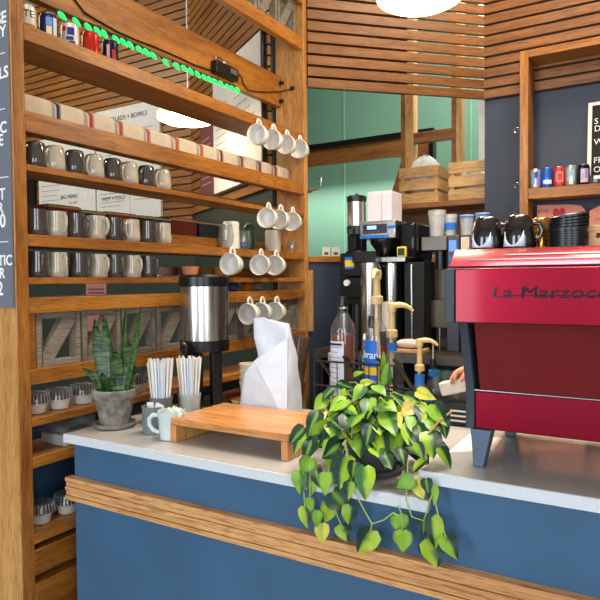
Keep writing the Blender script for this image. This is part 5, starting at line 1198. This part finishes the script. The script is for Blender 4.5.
    MB().sphere(h+Vector((0, -.105, -.012)), .016, 10, (.8, 1, 1.5)).build('nose', skin, t, local=True); MB().sphere(h+Vector((0, -.088, -.055)), .02, 10, (1.2, .5, .35)).build('mouth', mat('lips', (190, 96, 86), .5), t, local=True)
    shirt = mat('black_shirt', (40, 40, 44), .85, bump=.3, bscale=120); tr_ = mat('dark_trousers', (46, 52, 66), .85)
    mb = MB(); c = lambda k: Vector(V[k])-O
    mb.lathe([(.155, -.12), (.165, 0), (.15, .13), (.17, .30), (.165, .38), (.12, .45), (.066, .485)], 28, Matrix.Translation(c('pel')) @ Matrix.Diagonal((1.12, .82, 1, 1))).build('shirt', shirt, t, local=True, smooth=60)
    MB().tube([c('shl')+Vector((.05, 0, .0)), c('shl'), c('shl').lerp(c('el'), .6), c('el'), c('el').lerp(c('wr'), .5)], [.08, .083, .068, .06, .052], 16).build('sleeve', shirt, t, local=True, smooth=60)
    MB().tube([c('shr')+Vector((-.05, 0, 0)), c('shr'), c('shr').lerp(c('er'), .6), c('er'), c('er').lerp(c('wrr'), .5)], [.08, .083, .068, .06, .052], 16).build('sleeve', shirt, t, local=True, smooth=60)
    for a, b_, d_ in (('hl', 'kl', 'al'), ('hpr', 'kr', 'ar')): MB().tube([c(a)+Vector((0, 0, .06)), c(a), c(b_), c(d_)+Vector((0, 0, .0))], [.11, .108, .08, .062], 18).build('trouser_leg', tr_, t, local=True, smooth=60)
    for a, b_ in (('al', 'tl'), ('ar', 'tr')): MB().tube([c(a)+Vector((0, .03, -.035)), c(a).lerp(c(b_), .5)+Vector((0, 0, -.018)), c(b_)+Vector((0, -.05, .008))], [.048, .05, .036], 14, flat=.85).build('shoe', black, t, local=True, smooth=60)
    # napkin and the glass pitcher it wraps
    fm = hc+ax*.03+dn*.03
    n_ = thing('napkin', 'white folded napkin under the hand behind the trailing plant', 'napkin', (fm.x, fm.y, fm.z-.05))
    M = Matrix.Rotation(R(-16), 4, 'Y')
    MB().box(-.05, .075, -.016, .016, .0, .05, M).build('cloth', mat('napkin_cloth', (236, 226, 220), .9, bump=.4, bscale=40), n_, local=True, bevel=.006)
    n2 = thing('glass_pitcher', 'clear glass pitcher wrapped by a napkin and held by the hand', 'pitcher', (fm.x-.015, 2.385, .8805))
    MB().lathe([(.05, 0), (.062, .006), (.066, .12), (.07, .26), (.067, .262), (.062, .12), (.057, .01), (0, .01)], 28, cap0=True, cap1=False).build('pitcher_body', glass('smoky_glass', (214, 206, 196), .03, .14), n2, local=True, smooth=50)
make_person()

# ------------------------------------------------------------------ light
W = bpy.data.worlds.new('daylight'); bpy.context.scene.world = W; W.use_nodes = True
W.node_tree.nodes['Background'].inputs[0].default_value = (.80, .90, 1, 1); W.node_tree.nodes['Background'].inputs[1].default_value = .55
def area(loc, aim, sx, sy, power, col, spread=180):  # serves the windows behind the camera and the unseen lamps overhead
    l = bpy.data.lights.new('window_and_fill_light', 'AREA'); l.shape = 'RECTANGLE'; l.size = sx; l.size_y = sy; l.energy = power; l.color = col; l.spread = R(spread)
    o = bpy.data.objects.new('window_and_fill_light', l); C.objects.link(o); o.location = loc
    o.rotation_euler = (Vector(aim)-Vector(loc)).to_track_quat('-Z', 'Y').to_euler()
def point(loc, power, col, r=.1):
    l = bpy.data.lights.new('lamp_light', 'POINT'); l.energy = power; l.color = col; l.shadow_soft_size = r
    o = bpy.data.objects.new('lamp_light', l); C.objects.link(o); o.location = loc
WARM = (1, .84, .62)
area((-2.35, -3.2, 1.9), (-1.4, 2, 1.2), 1.5, 2.4, 95, (.84, .92, 1))
area((.75, -3.2, 1.9), (-.6, 2, 1.2), 1.4, 2.4, 80, (.84, .92, 1))
area((2.9, -1.6, 2.0), (-.6, 2.5, 1.4), 1.6, 2.2, 60, (.95, .97, 1))
point((c1.x, c1.y, c1.z-.1), 24, WARM); point((c2.x-.1, c2.y-.1, c2.z-.12), 9, WARM)
area((-.35, 1.9, 4.25), (-.35, 1.9, 1), 1.4, 1.0, 24, (1, .93, .86), 60)  # unseen overhead panel added to brighten the machine's hood
area((-.9, .6, 4.2), (-1.7, 2.4, 1.2), .8, .8, 16, WARM)  # unseen warm ceiling lamp aimed at the shelving side
area((-5.2, 2.2, 4.2), (-4.6, 4, 2.2), 1.2, 1.2, 50, WARM)  # unseen warm ceiling lamp over the far menu wall
area((-2.9, 5.75, 2.6), (-2.9, 5.9, 0), 2.6, .3, 30, (1, .98, .92))  # unseen strip lamp under the brown panel, lighting the green wall
area((-2.3, 4.4, 4.25), (-2.6, 5.7, 2.3), 1.2, .4, 22, (1, .96, .9))  # unseen lamp added to brighten the brown panel
area((-.9, 5.2, 4.2), (-1.3, 5.0, 1.4), .8, .6, 60, (1, .97, .92))  # unseen lamp added to lift the back room
area((-1.15, 4.32, 3.9), (-1.5, 4.6, 2.4), .3, .15, 16, (1, .93, .82))  # small unseen lamp added to brighten the studs and crates
area((-.2, 3.2, 4.2), (-1.2, 4.2, 1.8), .8, .5, 50, WARM)  # unseen warm fill added toward the pass-through corner
sc_ = bpy.context.scene
sc_.view_settings.view_transform = 'Standard'; sc_.view_settings.look = 'None'; sc_.view_settings.exposure = 0; sc_.view_settings.gamma = 1; sc_.view_settings.use_curve_mapping = False
